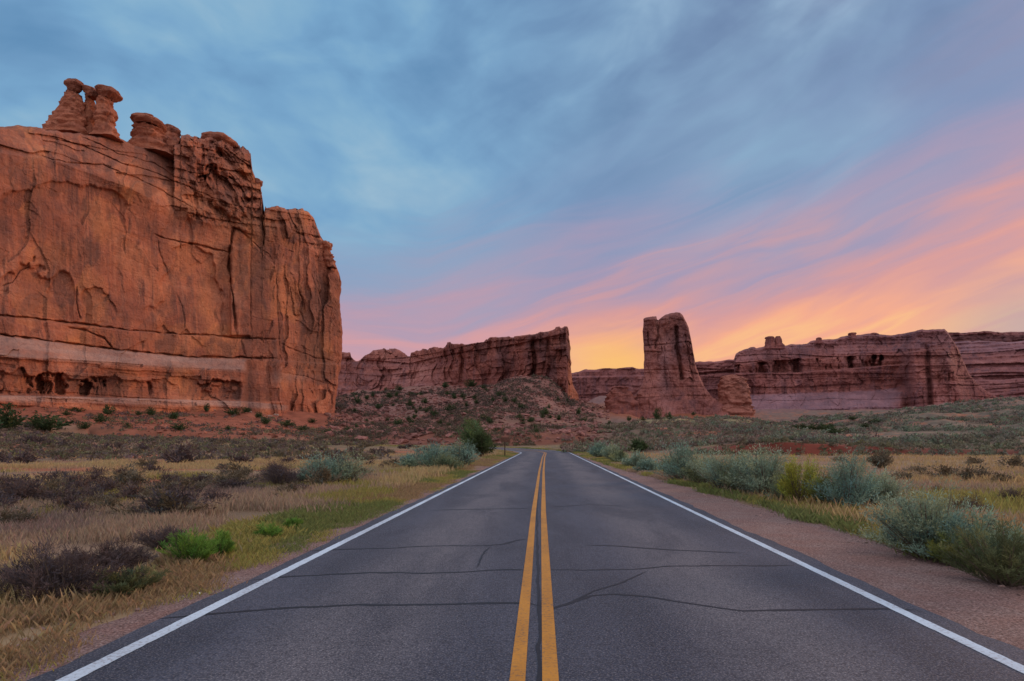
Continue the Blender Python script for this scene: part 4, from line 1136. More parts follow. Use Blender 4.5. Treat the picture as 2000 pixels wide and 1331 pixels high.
def bush_arrays(W, H, ns, nl, ll, lw, seed, upright=0.5, spread=0.6, twig=0.16, tipbias=0.7, low=0.0):
    g = np.random.default_rng(seed)
    ph = g.uniform(0, 2 * math.pi, ns); rr = np.sqrt(g.uniform(0.0, 1, ns))
    # uneven outline: lobes
    lob = 1 + 0.28 * np.sin(ph * 2 + seed) + 0.16 * np.sin(ph * 3 + 2 * seed) + 0.1 * np.sin(ph * 5 + seed * 3)
    R = W / 2 * rr * lob
    zt = H * (low + (1 - low) * np.sqrt(np.clip(1 - rr ** 2 * (1 - 0.10), 0, 1))) * g.uniform(0.55, 1.22, ns)
    tip = np.stack([R * np.cos(ph), R * np.sin(ph), zt], 1)
    base = np.stack([R * 0.12 * np.cos(ph), R * 0.12 * np.sin(ph), np.zeros(ns)], 1) + g.normal(size=(ns, 3)) * [W * .03, W * .03, 0]
    ctrl = base * (1 - 0.5) + tip * 0.5; ctrl[:, 2] = zt * (0.42 + 0.3 * (1 - upright)); ctrl[:, :2] = base[:, :2] + (tip[:, :2] - base[:, :2]) * (0.35 + 0.3 * (1 - upright))
    k = nl // ns
    t = 0.22 + 0.78 * g.uniform(0, 1, (ns, k)) ** tipbias
    B = (1 - t)[..., None] ** 2 * base[:, None] + 2 * ((1 - t) * t)[..., None] * ctrl[:, None] + (t ** 2)[..., None] * tip[:, None]
    T = 2 * (1 - t)[..., None] * (ctrl - base)[:, None] + 2 * t[..., None] * (tip - ctrl)[:, None]
    T /= np.linalg.norm(T, axis=2, keepdims=True) + 1e-9
    # side twigs grouped per stem so that foliage forms sprays
    nt = 9
    td = g.normal(size=(ns, nt, 3)); td[..., 2] = np.abs(td[..., 2]) * 0.6 + 0.1
    td /= np.linalg.norm(td, axis=2, keepdims=True)
    pick = g.integers(0, nt, (ns, k))
    tdp = td[np.arange(ns)[:, None], pick]
    off = tdp * (twig * min(W, H * 1.6) * g.uniform(0, 1, (ns, k, 1)) * (0.4 + 0.6 * t[..., None]))
    P = B + off
    D = T * 0.7 + tdp * 0.8 + g.normal(size=(ns, k, 3)) * spread
    P = P.reshape(-1, 3); D = D.reshape(-1, 3)
    P[:, 2] = np.maximum(P[:, 2], 0.01)
    V, Fq = diamonds(P, D, ll * g.uniform(0.6, 1.4, len(P)), lw * g.uniform(0.7, 1.3, len(P)))
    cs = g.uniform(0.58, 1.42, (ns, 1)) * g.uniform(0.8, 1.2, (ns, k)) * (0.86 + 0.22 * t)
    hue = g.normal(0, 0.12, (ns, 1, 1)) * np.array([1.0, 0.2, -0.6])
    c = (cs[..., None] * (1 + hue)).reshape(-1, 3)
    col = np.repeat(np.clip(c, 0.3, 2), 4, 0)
    # stems: thin three-sided tapering tubes
    m = 5; tt = np.linspace(0, 0.9, m)
    Bs = (1 - tt)[None, :, None] ** 2 * base[:, None] + 2 * ((1 - tt) * tt)[None, :, None] * ctrl[:, None] + (tt ** 2)[None, :, None] * tip[:, None]
    rad = (0.011 * min(W, 2.5) + 0.003) * (1 - 0.8 * tt)
    ang = np.array([0, 2.094, 4.189])
    ring = np.stack([np.cos(ang), np.sin(ang), 0 * ang], 1)
    SV = Bs[:, :, None, :] + rad[None, :, None, None] * ring[None, None]
    idx = np.arange(ns * m * 3).reshape(ns, m, 3)
    f = []
    for j in range(3):
        f.append(np.stack([idx[:, :-1, j], idx[:, :-1, (j + 1) % 3], idx[:, 1:, (j + 1) % 3], idx[:, 1:, j]], -1).reshape(-1, 4))
    return V, Fq, col, SV.reshape(-1, 3), np.concatenate(f)

def make_bush(name, loc, W, H, ns, nl, ll, lw, seed, mat, label, cat='bush', group=None, **kw):
    root = empty(name, loc, label=label, cat=cat, group=group)
    V, Fq, col, SV, SF = bush_arrays(W, H, ns, nl, ll, lw, seed, **kw)
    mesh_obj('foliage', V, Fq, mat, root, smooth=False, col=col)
    mesh_obj('stem', SV, SF, M_bark, root, col=None)
    return root

def copy_tree(o, parent=None):
    c = o.copy(); C.objects.link(c)
    if parent: c.parent = parent
    for ch in o.children:
        d = ch.copy(); C.objects.link(d); d.parent = c
    return c

_Ys = np.concatenate([np.linspace(4, 60, 400), np.geomspace(60, 700, 900)])
def ground_hit(px, py):
    """nearest terrain point seen at a photo pixel"""
    X = (px - 1000) * _Ys / F
    z = ground_z(X, _Ys)
    g = HY - (z - EYE) * F / _Ys
    ok = np.where(g <= py)[0]
    i = ok[0] if len(ok) else len(_Ys) - 1
    return float(X[i]), float(_Ys[i]), float(z[i])

# ---- the named bushes of the verge.  (name, base px, base row, width px, height px, material, style, label)
SG = dict(upright=0.45, spread=0.55, twig=0.20, tipbias=0.6)
RB = dict(upright=0.95, spread=0.30, twig=0.08, tipbias=0.55, low=0.35)
HERO = [
 ('sagebrush', 1338, 942, 84, 60, M_sage_blue, SG, 'grey green sagebrush farthest back of the large row right of the road'),
 ('sagebrush', 1415, 962, 96, 72, M_sage, SG, 'broad grey green sagebrush second in the row right of the road'),
 ('sagebrush', 1492, 972, 108, 78, M_sage, SG, 'feathery grey green sagebrush just left of the yellow green bush'),
 ('rabbitbrush', 1562, 988, 92, 88, M_rabbit, RB, 'upright yellow green bush between two grey green sagebrushes right of the road'),
 ('sagebrush', 1660, 996, 112, 84, M_sage_blue, SG, 'dark based blue green sagebrush just right of the yellow green bush'),
 ('sagebrush', 1722, 992, 86, 56, M_sage, SG, 'low grey green sagebrush sloping down right of the blue green one'),
 ('sagebrush', 1815, 1092, 150, 112, M_sage, SG, 'big grey green sagebrush at the gravel edge nearest on the right'),
 ('sagebrush', 1905, 1105, 130, 84, M_sage_blue, SG, 'blue green sagebrush behind the nearest sage at the right picture edge'),
 ('greasewood', 1962, 1142, 190, 104, M_olive, RB, 'low dark olive bush in the right foreground corner beside the gravel'),
 ('sagebrush', 1172, 896, 36, 26, M_sage_blue, SG, 'small pale sagebrush right of the road below the right hand post'),
 ('sagebrush', 1196, 900, 34, 26, M_sage, SG, 'small pale sagebrush second behind the golden grass right of the road'),
 ('sagebrush', 1241, 915, 40, 28, M_sage, SG, 'small round sagebrush in front of the golden grass right of the road'),
 ('sagebrush', 1268, 924, 32, 24, M_sage_blue, SG, 'small round sagebrush just left of the large verge row'),
 ('sagebrush', 845, 918, 76, 44, M_sage_blue, SG, 'blue green sagebrush left of the road beside the tall dark bush'),
 ('sagebrush', 900, 913, 66, 42, M_sage_blue, SG, 'blue green sagebrush directly below the tall dark bush left of the road'),
 ('sagebrush', 800, 916, 34, 22, M_sage_blue, SG, 'little blue green sagebrush left of the pair near the tall dark bush'),
 ('sagebrush', 632, 948, 72, 50, M_sage_blue, SG, 'blue green sagebrush standing alone in the field left of the road'),
 ('sagebrush', 678, 946, 60, 52, M_sage, SG, 'grey green sagebrush touching the lone blue green one in the left field'),
 ('greasewood', 374, 1106, 92, 62, M_green, RB, 'bright green bush nearest the left road edge'),
 ('greasewood', 428, 1092, 62, 48, M_green, RB, 'smaller green bush just behind the bright green one on the left'),
 ('greasewood', 522, 1056, 56, 32, M_green, RB, 'low bright green clump left of the road behind the two green bushes'),
 ('greasewood', 572, 1036, 40, 22, M_green, RB, 'smallest bright green clump on the left verge'),
 ('greasewood', 246, 1166, 120, 48, M_olive, RB, 'flat olive green bush left of the road in the near foreground'),
 ('dead_shrub', 100, 1180, 210, 96, M_dark, SG, 'big tangled purple brown dead shrub at the left picture edge'),
 ('dead_shrub', 215, 1122, 130, 56, M_dark, SG, 'tangled purple brown dead shrub behind the flat olive bush'),
 ('dead_shrub', 320, 1075, 90, 42, M_dark, SG, 'dark dead shrub behind the bright green bush on the left'),
 ('dead_shrub', 1890, 1008, 76, 36, M_dark, SG, 'dark brown dead shrub in tan grass behind the nearest right sagebrush'),
 ('dead_shrub', 1978, 984, 50, 26, M_dark, SG, 'small dark shrub in tan grass at the right picture edge'),
 ('greasewood', 1722, 915, 48, 30, M_brownolive, SG, 'brown olive shrub standing in front of the red cut bank'),
 ('sagebrush', 1375, 950, 60, 50, M_green2, SG, 'greener small sage filling the gap between the first two large ones on the right'),
 ('sagebrush', 1530, 982, 50, 46, M_green2, SG, 'low green leafy clump at the left foot of the yellow green bush'),
 ('rabbitbrush', 1608, 992, 56, 66, M_rabbit2, RB, 'darker green upright bush touching the yellow green bush on its right'),
 ('sagebrush', 1455, 966, 60, 66, M_green2, SG, 'olive green bush squeezed between the two broad sagebrushes on the right'),
 ('rabbitbrush', 1868, 1110, 80, 60, M_rabbit2, RB, 'green upright sprigs between the two nearest sagebrushes on the right'),
 ('sagebrush', 1760, 1068, 60, 50, M_sage_blue, SG, 'small sage at the left foot of the big nearest sagebrush on the right'),
 ('sagebrush', 1210, 906, 30, 20, M_green2, SG, 'tiny green sage among the small pale ones right of the road'),
 ('sagebrush', 1310, 930, 36, 30, M_green2, SG, 'small green sage at the far left end of the large verge row'),
 ('sagebrush', 872, 921, 50, 32, M_green2, SG, 'green sage in front of the blue green pair left of the road'),
 ('dead_shrub', 548, 952, 80, 44, M_dark, SG, 'dark twiggy shrub just left of the lone blue green sagebrush'),
 ('greasewood', 1245, 884, 34, 22, M_juniper, SG, 'dark green shrub on the rise right of the right hand post'),
]
for i, (nm, px, py, w, h, mt, st, lab) in enumerate(HERO):
    x, y, z = ground_hit(px, py)
    W = w * y / F; H = h * y / F * (1.12 if nm == 'sagebrush' else 1.0)
    kk = (y / 12.0)
    n = int(np.clip(13000 * (w * h / 8000.0), 2600, 17000))
    ns = 70 if n > 5000 else 45
    ll = max(0.045, 2.6 * y / F * 1.6) if st is SG else max(0.05, 4.5 * y / F)
    lw = ll * (0.30 if st is SG else 0.13)
    lw = max(lw, 0.9 * y / F)
    if nm == 'dead_shrub': lw = max(0.007, 0.6 * y / F); ll *= 1.3; n = int(n * 0.9)
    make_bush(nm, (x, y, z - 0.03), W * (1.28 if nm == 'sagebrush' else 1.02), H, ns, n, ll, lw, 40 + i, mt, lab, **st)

# tall dark bush left of the road
x, y, z = ground_hit(934, 892)
tb = empty('tall_bush', (x, y, z - 0.05), label='tall dark green bush left of the road near its bend', cat='bush')
V, Fq, col, SV, SF = bush_arrays(4.5, 3.55, 110, 15000, 0.20, 0.07, 5, upright=0.7, spread=0.6, twig=0.14, tipbias=0.7, low=0.25)
V[:, 0] += 0.35 * (1.6 - V[:, 2])
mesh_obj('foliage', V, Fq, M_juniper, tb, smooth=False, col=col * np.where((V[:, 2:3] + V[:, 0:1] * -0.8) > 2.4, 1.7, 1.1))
SV[:, 0] += 0.35 * (1.6 - SV[:, 2])
mesh_obj('stem', SV, SF, M_bark, tb)

# ---- shrubs of the left field, one by one
def protos(name, mat, n, W, H, ns, nl, ll, lw, st, seed):
    out = []
    for i in range(n):
        V, Fq, col, SV, SF = bush_arrays(W, H, ns, nl, ll, lw, seed + i, **st)
        me = mesh_obj(name, V, Fq, mat, smooth=False, col=col)
        out.append(me.data); bpy.data.objects.remove(me)
    return out
DS = protos('dark_shrub', M_dark, 3, 1.0, 0.5, 26, 900, 0.10, 0.022, SG, 300)
BS = protos('brown_shrub', M_brownolive, 3, 1.0, 0.5, 26, 900, 0.10, 0.026, SG, 310)
FS = protos('far_shrub', M_brownolive, 2, 1.0, 0.55, 18, 420, 0.15, 0.05, SG, 320)
FD = protos('far_shrub', M_dark, 2, 1.0, 0.55, 18, 420, 0.15, 0.05, SG, 330)
JN = protos('juniper', M_juniper, 4, 1.0, 0.9, 30, 800, 0.13, 0.055, dict(upright=0.8, spread=0.7, twig=0.16, tipbias=0.8, low=0.3), 340)
SB = protos('sage_shrub', M_sage, 3, 1.0, 0.6, 24, 700, 0.12, 0.04, SG, 350)

def put(name, data, x, y, z, w, h, label, cat, group):
    o = bpy.data.objects.new(name, data)
    C.objects.link(o)
    o.location = (x, y, z)
    o.rotation_euler = (0, 0, rng.uniform(0, 6.28))
    o.scale = (w, w * rng.uniform(0.8, 1.2), h)
    return tag(o, label, cat, group)

cnt = 0; placed = []
fieldpts = [(215, 965, 70), (270, 1005, 60), (325, 965, 75), (120, 990, 120), (30, 1030, 110), (10, 965, 50), (60, 985, 60), (380, 950, 60), (450, 952, 100), (40, 905, 60), (350, 905, 80), (290, 915, 60), (470, 905, 50), (545, 945, 60), (535, 925, 50), (235, 935, 60), (720, 910, 30), (745, 915, 26), (120, 935, 40), (160, 1010, 80), (320, 1000, 70), (560, 905, 40), (70, 870, 50), (130, 945, 50)]
while len(placed) < 235:
    if len(placed) < len(fieldpts):
        px, py, w = fieldpts[len(placed)]
    else:
        px = rng.uniform(-160, 900); py = 872 + 140 * rng.uniform(0, 1) ** 1.5; w = None
    if py < 882 and w is None: pass
    Y = F * EYE / (py - HY) if py > 880 else rng.uniform(95, 135)
    X = (px - 1000) * Y / F
    if road_signed(np.array([X]), np.array([Y]))[0] > -7.5: 
        if w is None: continue
    if w is None and vnoise(np.array([X * 0.09]), np.array([Y * 0.06]), seed=71)[0] < -0.25: continue
    wm = (0.85 * w * Y / F) if w else rng.uniform(0.4, 1.3) * (1 + Y / 150)
    h = wm * rng.uniform(0.30, 0.5)
    dk = rng.uniform() < 0.6
    src = (DS if dk else BS) if Y < 45 else (FD if dk else FS)
    z = gz(X, Y) - 0.03
    side = 'near' if Y < 45 else 'far'
    pxx = 1000 + F * X / Y
    zone = ('at the left picture edge' if pxx < 130 else 'in the left part of the field' if pxx < 330 else 'in the middle of the left field' if pxx < 540 else 'in the field toward the road')
    band = ('nearest row' if Y < 20 else 'near rows' if Y < 45 else 'far rows' if Y < 80 else 'farthest rows')
    lab_ = (('broad' if wm > 0.9 * (1 + Y / 150) else 'little') + (' purple brown twiggy shrub' if dk else ' olive brown shrub')) + ' ' + zone + ', ' + band
    put('desert_shrub', src[rng.integers(len(src))], X, Y, z, wm, h / 0.5,
        lab_,
        'shrub', ('broad ' if wm > 0.9 * (1 + Y / 150) else 'little ') + ('dark' if dk else 'olive') + ' shrubs ' + zone + ', ' + band)
    placed.append(1)

# a few shrubs of the right-hand field
_rl = ['widest olive shrub in the middle of the right tan field', 'low shrub just behind the right tan field\'s middle, left of the widest', 'broad olive shrub right of the widest one in the right tan field', 'olive shrub second from the right edge, in front of the pale scrub', 'low olive shrub directly behind the big right sagebrush row end', 'small olive shrub lowest in the middle of the right tan field', 'small shrub left of the brown olive one before the red bank', 'leftmost small shrub behind the yellow green bush by the red bank', 'broad olive shrub at the far right edge close to the scrub hill', 'small olive shrub highest in the right tan field near the bank']
for _ri, (px, py, w) in enumerate([(1850, 935, 60), (1790, 925, 40), (1905, 940, 70), (1960, 945, 50), (1760, 940, 50), (1830, 965, 40), (1700, 905, 30), (1640, 903, 30), (1985, 915, 60), (1905, 910, 40)]):
    x, y, z = ground_hit(px, py)
    put('desert_shrub', BS[rng.integers(3)], x, y, z - .03, w * y / F, w * y / F * 0.8, _rl[_ri], 'shrub', 'olive shrubs in the right field')

# ---- junipers on the slopes
for px, py, w, h in [(90, 846, 74, 36), (15, 842, 50, 46), (165, 842, 22, 16), (196, 828, 30, 18), (212, 812, 20, 20), (214, 796, 12, 18), (294, 813, 22, 16), (340, 822, 20, 18), (404, 806, 16, 16), (455, 812, 30, 14),
                     (482, 808, 20, 12), (518, 830, 22, 14), (505, 818, 18, 12), (302, 776, 12, 8), (350, 842, 26, 16), (130, 812, 18, 10), (150, 806, 26, 10), (560, 834, 26, 12), (590, 842, 22, 10), (640, 850, 30, 10),
                     (250, 836, 18, 10), (445, 842, 20, 10), (680, 846, 24, 12), (610, 828, 14, 10), (270, 812, 12, 9)]:
    x, y, z = ground_hit(px, py)
    put('juniper', JN[rng.integers(4)], x, y, z - .1, w * y / F, h * y / F / 0.9,
        ('dark green juniper ' + ('at the very foot of' if py < 815 else 'on the red slope below') + ' the tall wall, ' + ('leftmost group' if px < 170 else 'middle group' if px < 380 else 'right group')), 'juniper', 'junipers below the tall wall, ' + ('foot ' if py < 815 else 'slope ') + ('leftmost' if px < 170 else 'middle' if px < 380 else 'right'))
mp = [(987, 788, 12, 12), (957, 828, 14, 11), (945, 822, 12, 10), (1015, 820, 14, 11), (1065, 812, 18, 14), (1130, 812, 14, 16), (1090, 822, 14, 10), (1020, 800, 12, 10), (975, 776, 12, 10), (1040, 824, 10, 8), (870, 760, 20, 12),
      (920, 758, 22, 16), (800, 795, 16, 12), (760, 780, 14, 12), (780, 765, 16, 12), (830, 790, 18, 12), (700, 790, 14, 14), (740, 800, 16, 10), (880, 805, 18, 14), (850, 815, 16, 12), (780, 835, 26, 16), (805, 830, 22, 10), (860, 830, 14, 10), (905, 838, 14, 9), (930, 838, 10, 8)]
while len(mp) < 95:
    mp.append((rng.uniform(690, 1120), rng.uniform(762, 846), rng.uniform(7, 14), rng.uniform(5, 10)))
def jlab(px, py):
    a = 'left' if px < 830 else 'middle' if px < 960 else 'right'
    b = 'high' if py < 790 else 'halfway up' if py < 815 else 'low'
    return 'small dark green juniper ' + b + ' on the ' + a + ' part of the middle rubble slope', 'juniper', 'junipers ' + b + ' on the ' + a + ' part of the rubble slope'
for px, py, w, h in mp:
    x, y, z = ground_hit(px, py)
    put('juniper', JN[rng.integers(4)], x, y, z - .1, w * y / F, h * y / F / 0.9, *jlab(px, py))
rp = [(1283, 822, 16, 24), (1306, 822, 14, 16), (1190, 833, 14, 10), (1228, 824, 10, 10), (1140, 826, 12, 10), (1255, 822, 10, 8), (1355, 812, 9, 7)]
for px, py, w, h in rp:
    x, y, z = ground_hit(px, py)
    put('juniper', JN[rng.integers(4)], x, y, z - .1, w * y / F, h * y / F / 0.9, 'small dark juniper at the foot of the free-standing tower', 'juniper', 'junipers at the foot of the tower')
tp = [(1548, 842, 26, 10), (1565, 840, 24, 12), (1588, 842, 30, 14), (1612, 844, 30, 16), (1632, 848, 26, 12), (1650, 846, 20, 10), (1690, 836, 18, 9), (1710, 828, 20, 8), (1665, 822, 16, 8)]
for px, py, w, h in tp:
    x, y, z = ground_hit(px, py)
    put('juniper', JN[rng.integers(4)], x, y, z - .1, w * y / F * 1.2, h * y / F / 0.9, 'dark green juniper in the hollow below the long right mesa', 'juniper', 'junipers in the hollow below the right mesa')

# ================================================================== rubble and boulders
import bmesh
def hull(n, seed, sq=(1, 1, .7)):
    g = np.random.default_rng(seed)
    bm = bmesh.new()
    for p in g.normal(size=(n, 3)):
        p = p / np.linalg.norm(p) * g.uniform(0.8, 1.1) * 0.5 * np.array(sq)
        bm.verts.new(p)
    r = bmesh.ops.convex_hull(bm, input=list(bm.verts))
    bmesh.ops.triangulate(bm, faces=bm.faces[:])
    loose = [v for v in bm.verts if not v.link_faces]
    bmesh.ops.delete(bm, geom=loose, context='VERTS')
    bm.verts.index_update()
    V = np.array([v.co[:] for v in bm.verts]); Ft = np.array([[v.index for v in f.verts] for f in bm.faces])
    bm.free()
    return V, Ft
HL = [hull(14, 500 + i) for i in range(8)]
def scatter_rocks(name, X, Y, size, cols, mat, label):
    Vs, Fs, Cs = [], [], []
    off = 0
    Z = ground_z(X, Y)
    for i in range(len(X)):
        V, Ft = HL[i % 8]
        a = rng.uniform(0, 6.28); ca, sa = math.cos(a), math.sin(a)
        sx, sy, sz = size[i] * rng.uniform(0.7, 1.4), size[i] * rng.uniform(0.7, 1.3), size[i] * rng.uniform(0.6, 1.1)
        W = V * [sx, sy, sz]
        W = np.stack([W[:, 0] * ca - W[:, 1] * sa + X[i], W[:, 0] * sa + W[:, 1] * ca + Y[i], W[:, 2] + Z[i] + size[i] * 0.12], 1)
        Vs.append(W); Fs.append(Ft + off); off += len(V)
        Cs.append(np.tile(cols[i], (len(V), 1)))
    o = mesh_obj(name, np.concatenate(Vs), np.concatenate(Fs), mat, smooth=False, col=np.concatenate(Cs))
    return tag(o, label, 'rubble', kind='stuff')
def stone_mat():
    m, k, bs = new_mat('loose_stone')
    at = k.n('ShaderNodeAttribute', attribute_name='Col')
    geo = k.n('ShaderNodeNewGeometry')
    n = k.noise(geo.outputs['Position'], 1.6, 6, 0.7)
    c = k.mix(k.mapr(n, 0.35, 0.65), at.outputs['Color'], k.mix(1.0, at.outputs['Color'], (0.6, 0.55, 0.55, 1), 'MULTIPLY'))
    k.l(c, bs.inputs['Base Color'])
    bump(k, bs, n, 0.7, 0.2)
    return m
M_stone = stone_mat()
def pick_xy(n, pxa, pxb, ya, yb, p=1.0):
    px = rng.uniform(pxa, pxb, n); Y = ya + (yb - ya) * rng.uniform(0, 1, n) ** p
    return (px - 1000) * Y / F, Y
X, Y = pick_xy(6200, 640, 1190, 150, 470)
sz = 0.5 + 2.6 * rng.uniform(0, 1, len(X)) ** 5 + Y / 600
c = np.array([0.27, 0.13, 0.11]) * rng.uniform(0.6, 1.5, (len(X), 1))
scatter_rocks('rubble', X, Y, sz, c, M_stone, 'broken red rock rubble strewn over the slope below the middle wall')
X, Y = pick_xy(2600, -250, 660, 150, 262)
kk = (Y < np.interp(1000 + F * X / Y, [-300, 0, 240, 480, 650], [140, 176, 208, 248, 290]))
X, Y = X[kk], Y[kk]
sz = 0.3 + 1.3 * rng.uniform(0, 1, len(X)) ** 5
c = np.array([0.36, 0.14, 0.09]) * rng.uniform(0.6, 1.4, (len(X), 1))
scatter_rocks('rubble', X, Y, sz, c, M_stone, 'small red stones strewn on the slope under the tall left wall')

BM = []
for i in range(5):
    V, Ft = hull(26, 700 + i, (1, .9, .75))
    o = mesh_obj('boulder', V, Ft, M_boulder, smooth=False); BM.append(o.data); bpy.data.objects.remove(o)
BP = []
for i in range(3):
    V, Ft = hull(22, 720 + i, (1, .9, .6))
    o = mesh_obj('boulder', V, Ft, M_paleboulder, smooth=False); BP.append(o.data); bpy.data.objects.remove(o)
for px, py, w in [(640, 812, 18), (668, 806, 16), (1120, 775, 16), (955, 762, 14), (890, 778, 12), (760, 770, 14), (820, 776, 14), (1000, 770, 10), (1045, 780, 12), (905, 790, 12), (740, 812, 14), (1090, 790, 12), (862, 745, 14), (720, 775, 16)] + [(rng.uniform(690, 1130), rng.uniform(765, 842), rng.uniform(5, 10)) for _ in range(40)]:
    x, y, z = ground_hit(px, py)
    o = put('boulder', BM[rng.integers(5)], x, y, z + 0.1, w * y / F, w * y / F, 'angular dark red boulder on the rubble slope below the middle wall', 'boulder', 'boulders on the middle rubble slope')
for px, py, w in [(440, 800, 14), (452, 806, 12), (470, 802, 16), (528, 815, 10), (540, 812, 12), (418, 803, 9), (490, 806, 8), (62, 790, 16), (20, 792, 20), (175, 783, 26), (100, 786, 14), (380, 792, 14), (160, 786, 18)]:
    x, y, z = ground_hit(px, py)
    put('boulder', BP[rng.integers(3)], x, y, z + 0.1, w * y / F, w * y / F * .8, 'pale fallen boulder at the foot of the tall left wall', 'boulder', 'pale boulders under the left wall')
for (px, py, w, lab) in [(140, 942, 9, 'small bright white stone lying in the dry left field'), (390, 1163, 7, 'white pebble on the gravel left of the road edge line')]:
    x, y, z = ground_hit(px, py)
    o = put('white_stone', BP[0], x, y, z + w * y / F * 0.5, w * y / F, w * y / F * 1.2, lab, 'stone', None)
    o.data = BP[0].copy(); o.data.materials[0] = M_white

# ================================================================== ground cover on the slopes (uncountable)
def cover(name, X, Y, size, base, label, nq=16, seed=0, hsc=0.6):
    Z = ground_z(X, Y)
    n = len(X)
    th = rng.uniform(0, 6.28, (n, nq)); r = np.sqrt(rng.uniform(0, 1, (n, nq)))
    zz = np.sqrt(np.clip(1 - r ** 2, 0, 1)) * rng.uniform(0.3, 1.0, (n, nq))
    P = np.stack([X[:, None] + size[:, None] * .5 * r * np.cos(th), Y[:, None] + size[:, None] * .5 * r * np.sin(th), Z[:, None] + size[:, None] * hsc * zz], -1).reshape(-1, 3)
    D = rng.normal(size=(n * nq, 3)); D[:, 2] = np.abs(D[:, 2]) + 0.3
    s = np.repeat(size, nq)
    yy = np.repeat(Y, nq)
    V, Fq = diamonds(P, D, np.minimum(s * 0.34, 0.22 + yy / 560), np.minimum(s * 0.21, 0.13 + yy / 900))
    tint = rng.uniform(0.65, 1.3, (n, 1, 1)) * (1 + rng.normal(0, 0.06, (n, 1, 3))) * rng.uniform(0.8, 1.2, (n, nq, 1))
    bb = base if np.ndim(base) == 2 else np.tile(base, (n, 1))
    col = np.repeat((bb[:, None, :] * tint).reshape(-1, 3), 4, 0)
    o = mesh_obj(name, V, Fq, M_vcol, smooth=False, col=col)
    return tag(o, label, 'ground cover', kind='stuff')
X, Y = pick_xy(12500, 1380, 2300, 84, 480, 1.5)
px = 1000 + F * X / Y
kk = ~((px < 1750) & (px > 1440) & (Y < 90)) & ~((px < 1560) & (Y > 400)) & (fbm(X * 0.05, Y * 0.025, seed=801, octs=4) > -0.12)
X, Y = X[kk], Y[kk]
b = np.where((rng.uniform(size=len(X)) < 0.62)[:, None], np.array([[0.17, 0.20, 0.145]]), np.array([[0.17, 0.14, 0.115]]))
cover('sagebrush_cover', X, Y, 0.55 + Y / 300 + rng.uniform(0, 1, len(X)) ** 4 * 1.8, b, 'grey green sagebrush covering the gentle hill on the right', nq=24)
X, Y = pick_xy(1500, 1680, 2350, 80, 130)
cover('sagebrush_cover', X, Y, 0.5 + rng.uniform(0, 1, len(X)) ** 3 * 1.0, np.array([0.165, 0.165, 0.115]), 'grey green scrub along the top of the red cut bank at the far right', nq=26)
X, Y = pick_xy(260, 1330, 1760, 76.5, 86)
cover('scrub_cover', X, Y, 0.3 + rng.uniform(0, 1, len(X)) ** 2 * 0.8, np.array([0.15, 0.14, 0.085]), 'small scrub clinging to the red cut bank on the right', nq=26)
X, Y = pick_xy(5200, 1100, 1560, 96, 300, 1.3)
kk = fbm(X * 0.05, Y * 0.03, seed=803, octs=3) > -0.25
X, Y = X[kk], Y[kk]
b = np.where((rng.uniform(size=len(X)) < 0.4)[:, None], np.array([[0.16, 0.18, 0.12]]), np.array([[0.20, 0.15, 0.12]]))
cover('sagebrush_cover', X, Y, 0.5 + Y / 330 + rng.uniform(0, 1, len(X)) ** 3, b, 'low brown and grey scrub covering the mound before the tower', nq=16)
X, Y = pick_xy(5600, 640, 1160, 160, 440)
kk = fbm(X * 0.04, Y * 0.03, seed=805, octs=3) + 0.2 * (1000 + F * X / Y < 900) > 0.05
X, Y = X[kk], Y[kk]
cover('scrub_cover', X, Y, 0.8 + Y / 260 + rng.uniform(0, 1, len(X)) ** 4 * 1.6, np.array([0.12, 0.092, 0.070]), 'dark scrub scattered over the rubble slope in the middle', nq=14)
X, Y = pick_xy(3600, 560, 1240, 147, 215, 1.3)
kk = fbm(X * 0.08, Y * 0.06, seed=811, octs=3) > -0.2
X, Y = X[kk], Y[kk]
cover('scrub_cover', X, Y, 0.6 + rng.uniform(0, 1, len(X)) ** 3 * 1.0, np.array([0.135, 0.115, 0.075]), 'dull scrub on the low red bank behind the bend of the road', nq=16)
X, Y = pick_xy(8600, -250, 760, 60, 215, 0.75)
kk = (Y < np.interp(1000 + F * X / Y, [-300, 0, 240, 480, 650, 760], [140, 176, 208, 225, 215, 186])) & (fbm(X * 0.05, Y * 0.03, seed=807, octs=3) > -0.42) & (np.abs(road_signed(X, Y)) > 6) & ((Y < 152) | (rng.uniform(size=len(X)) < 0.45))
X, Y = X[kk], Y[kk]
b = np.where((rng.uniform(size=len(X)) < 0.5)[:, None], np.array([[0.15, 0.125, 0.085]]), np.array([[0.135, 0.105, 0.095]]))
b = np.where((rng.uniform(size=len(X)) < 0.15)[:, None], np.array([[0.16, 0.17, 0.09]]), b)
cover('scrub_cover', X, Y, 0.35 + Y / 280 + rng.uniform(0, 1, len(X)) ** 3 * 0.6, b, 'dull brown scrub covering the flats below the tall left wall', nq=16)

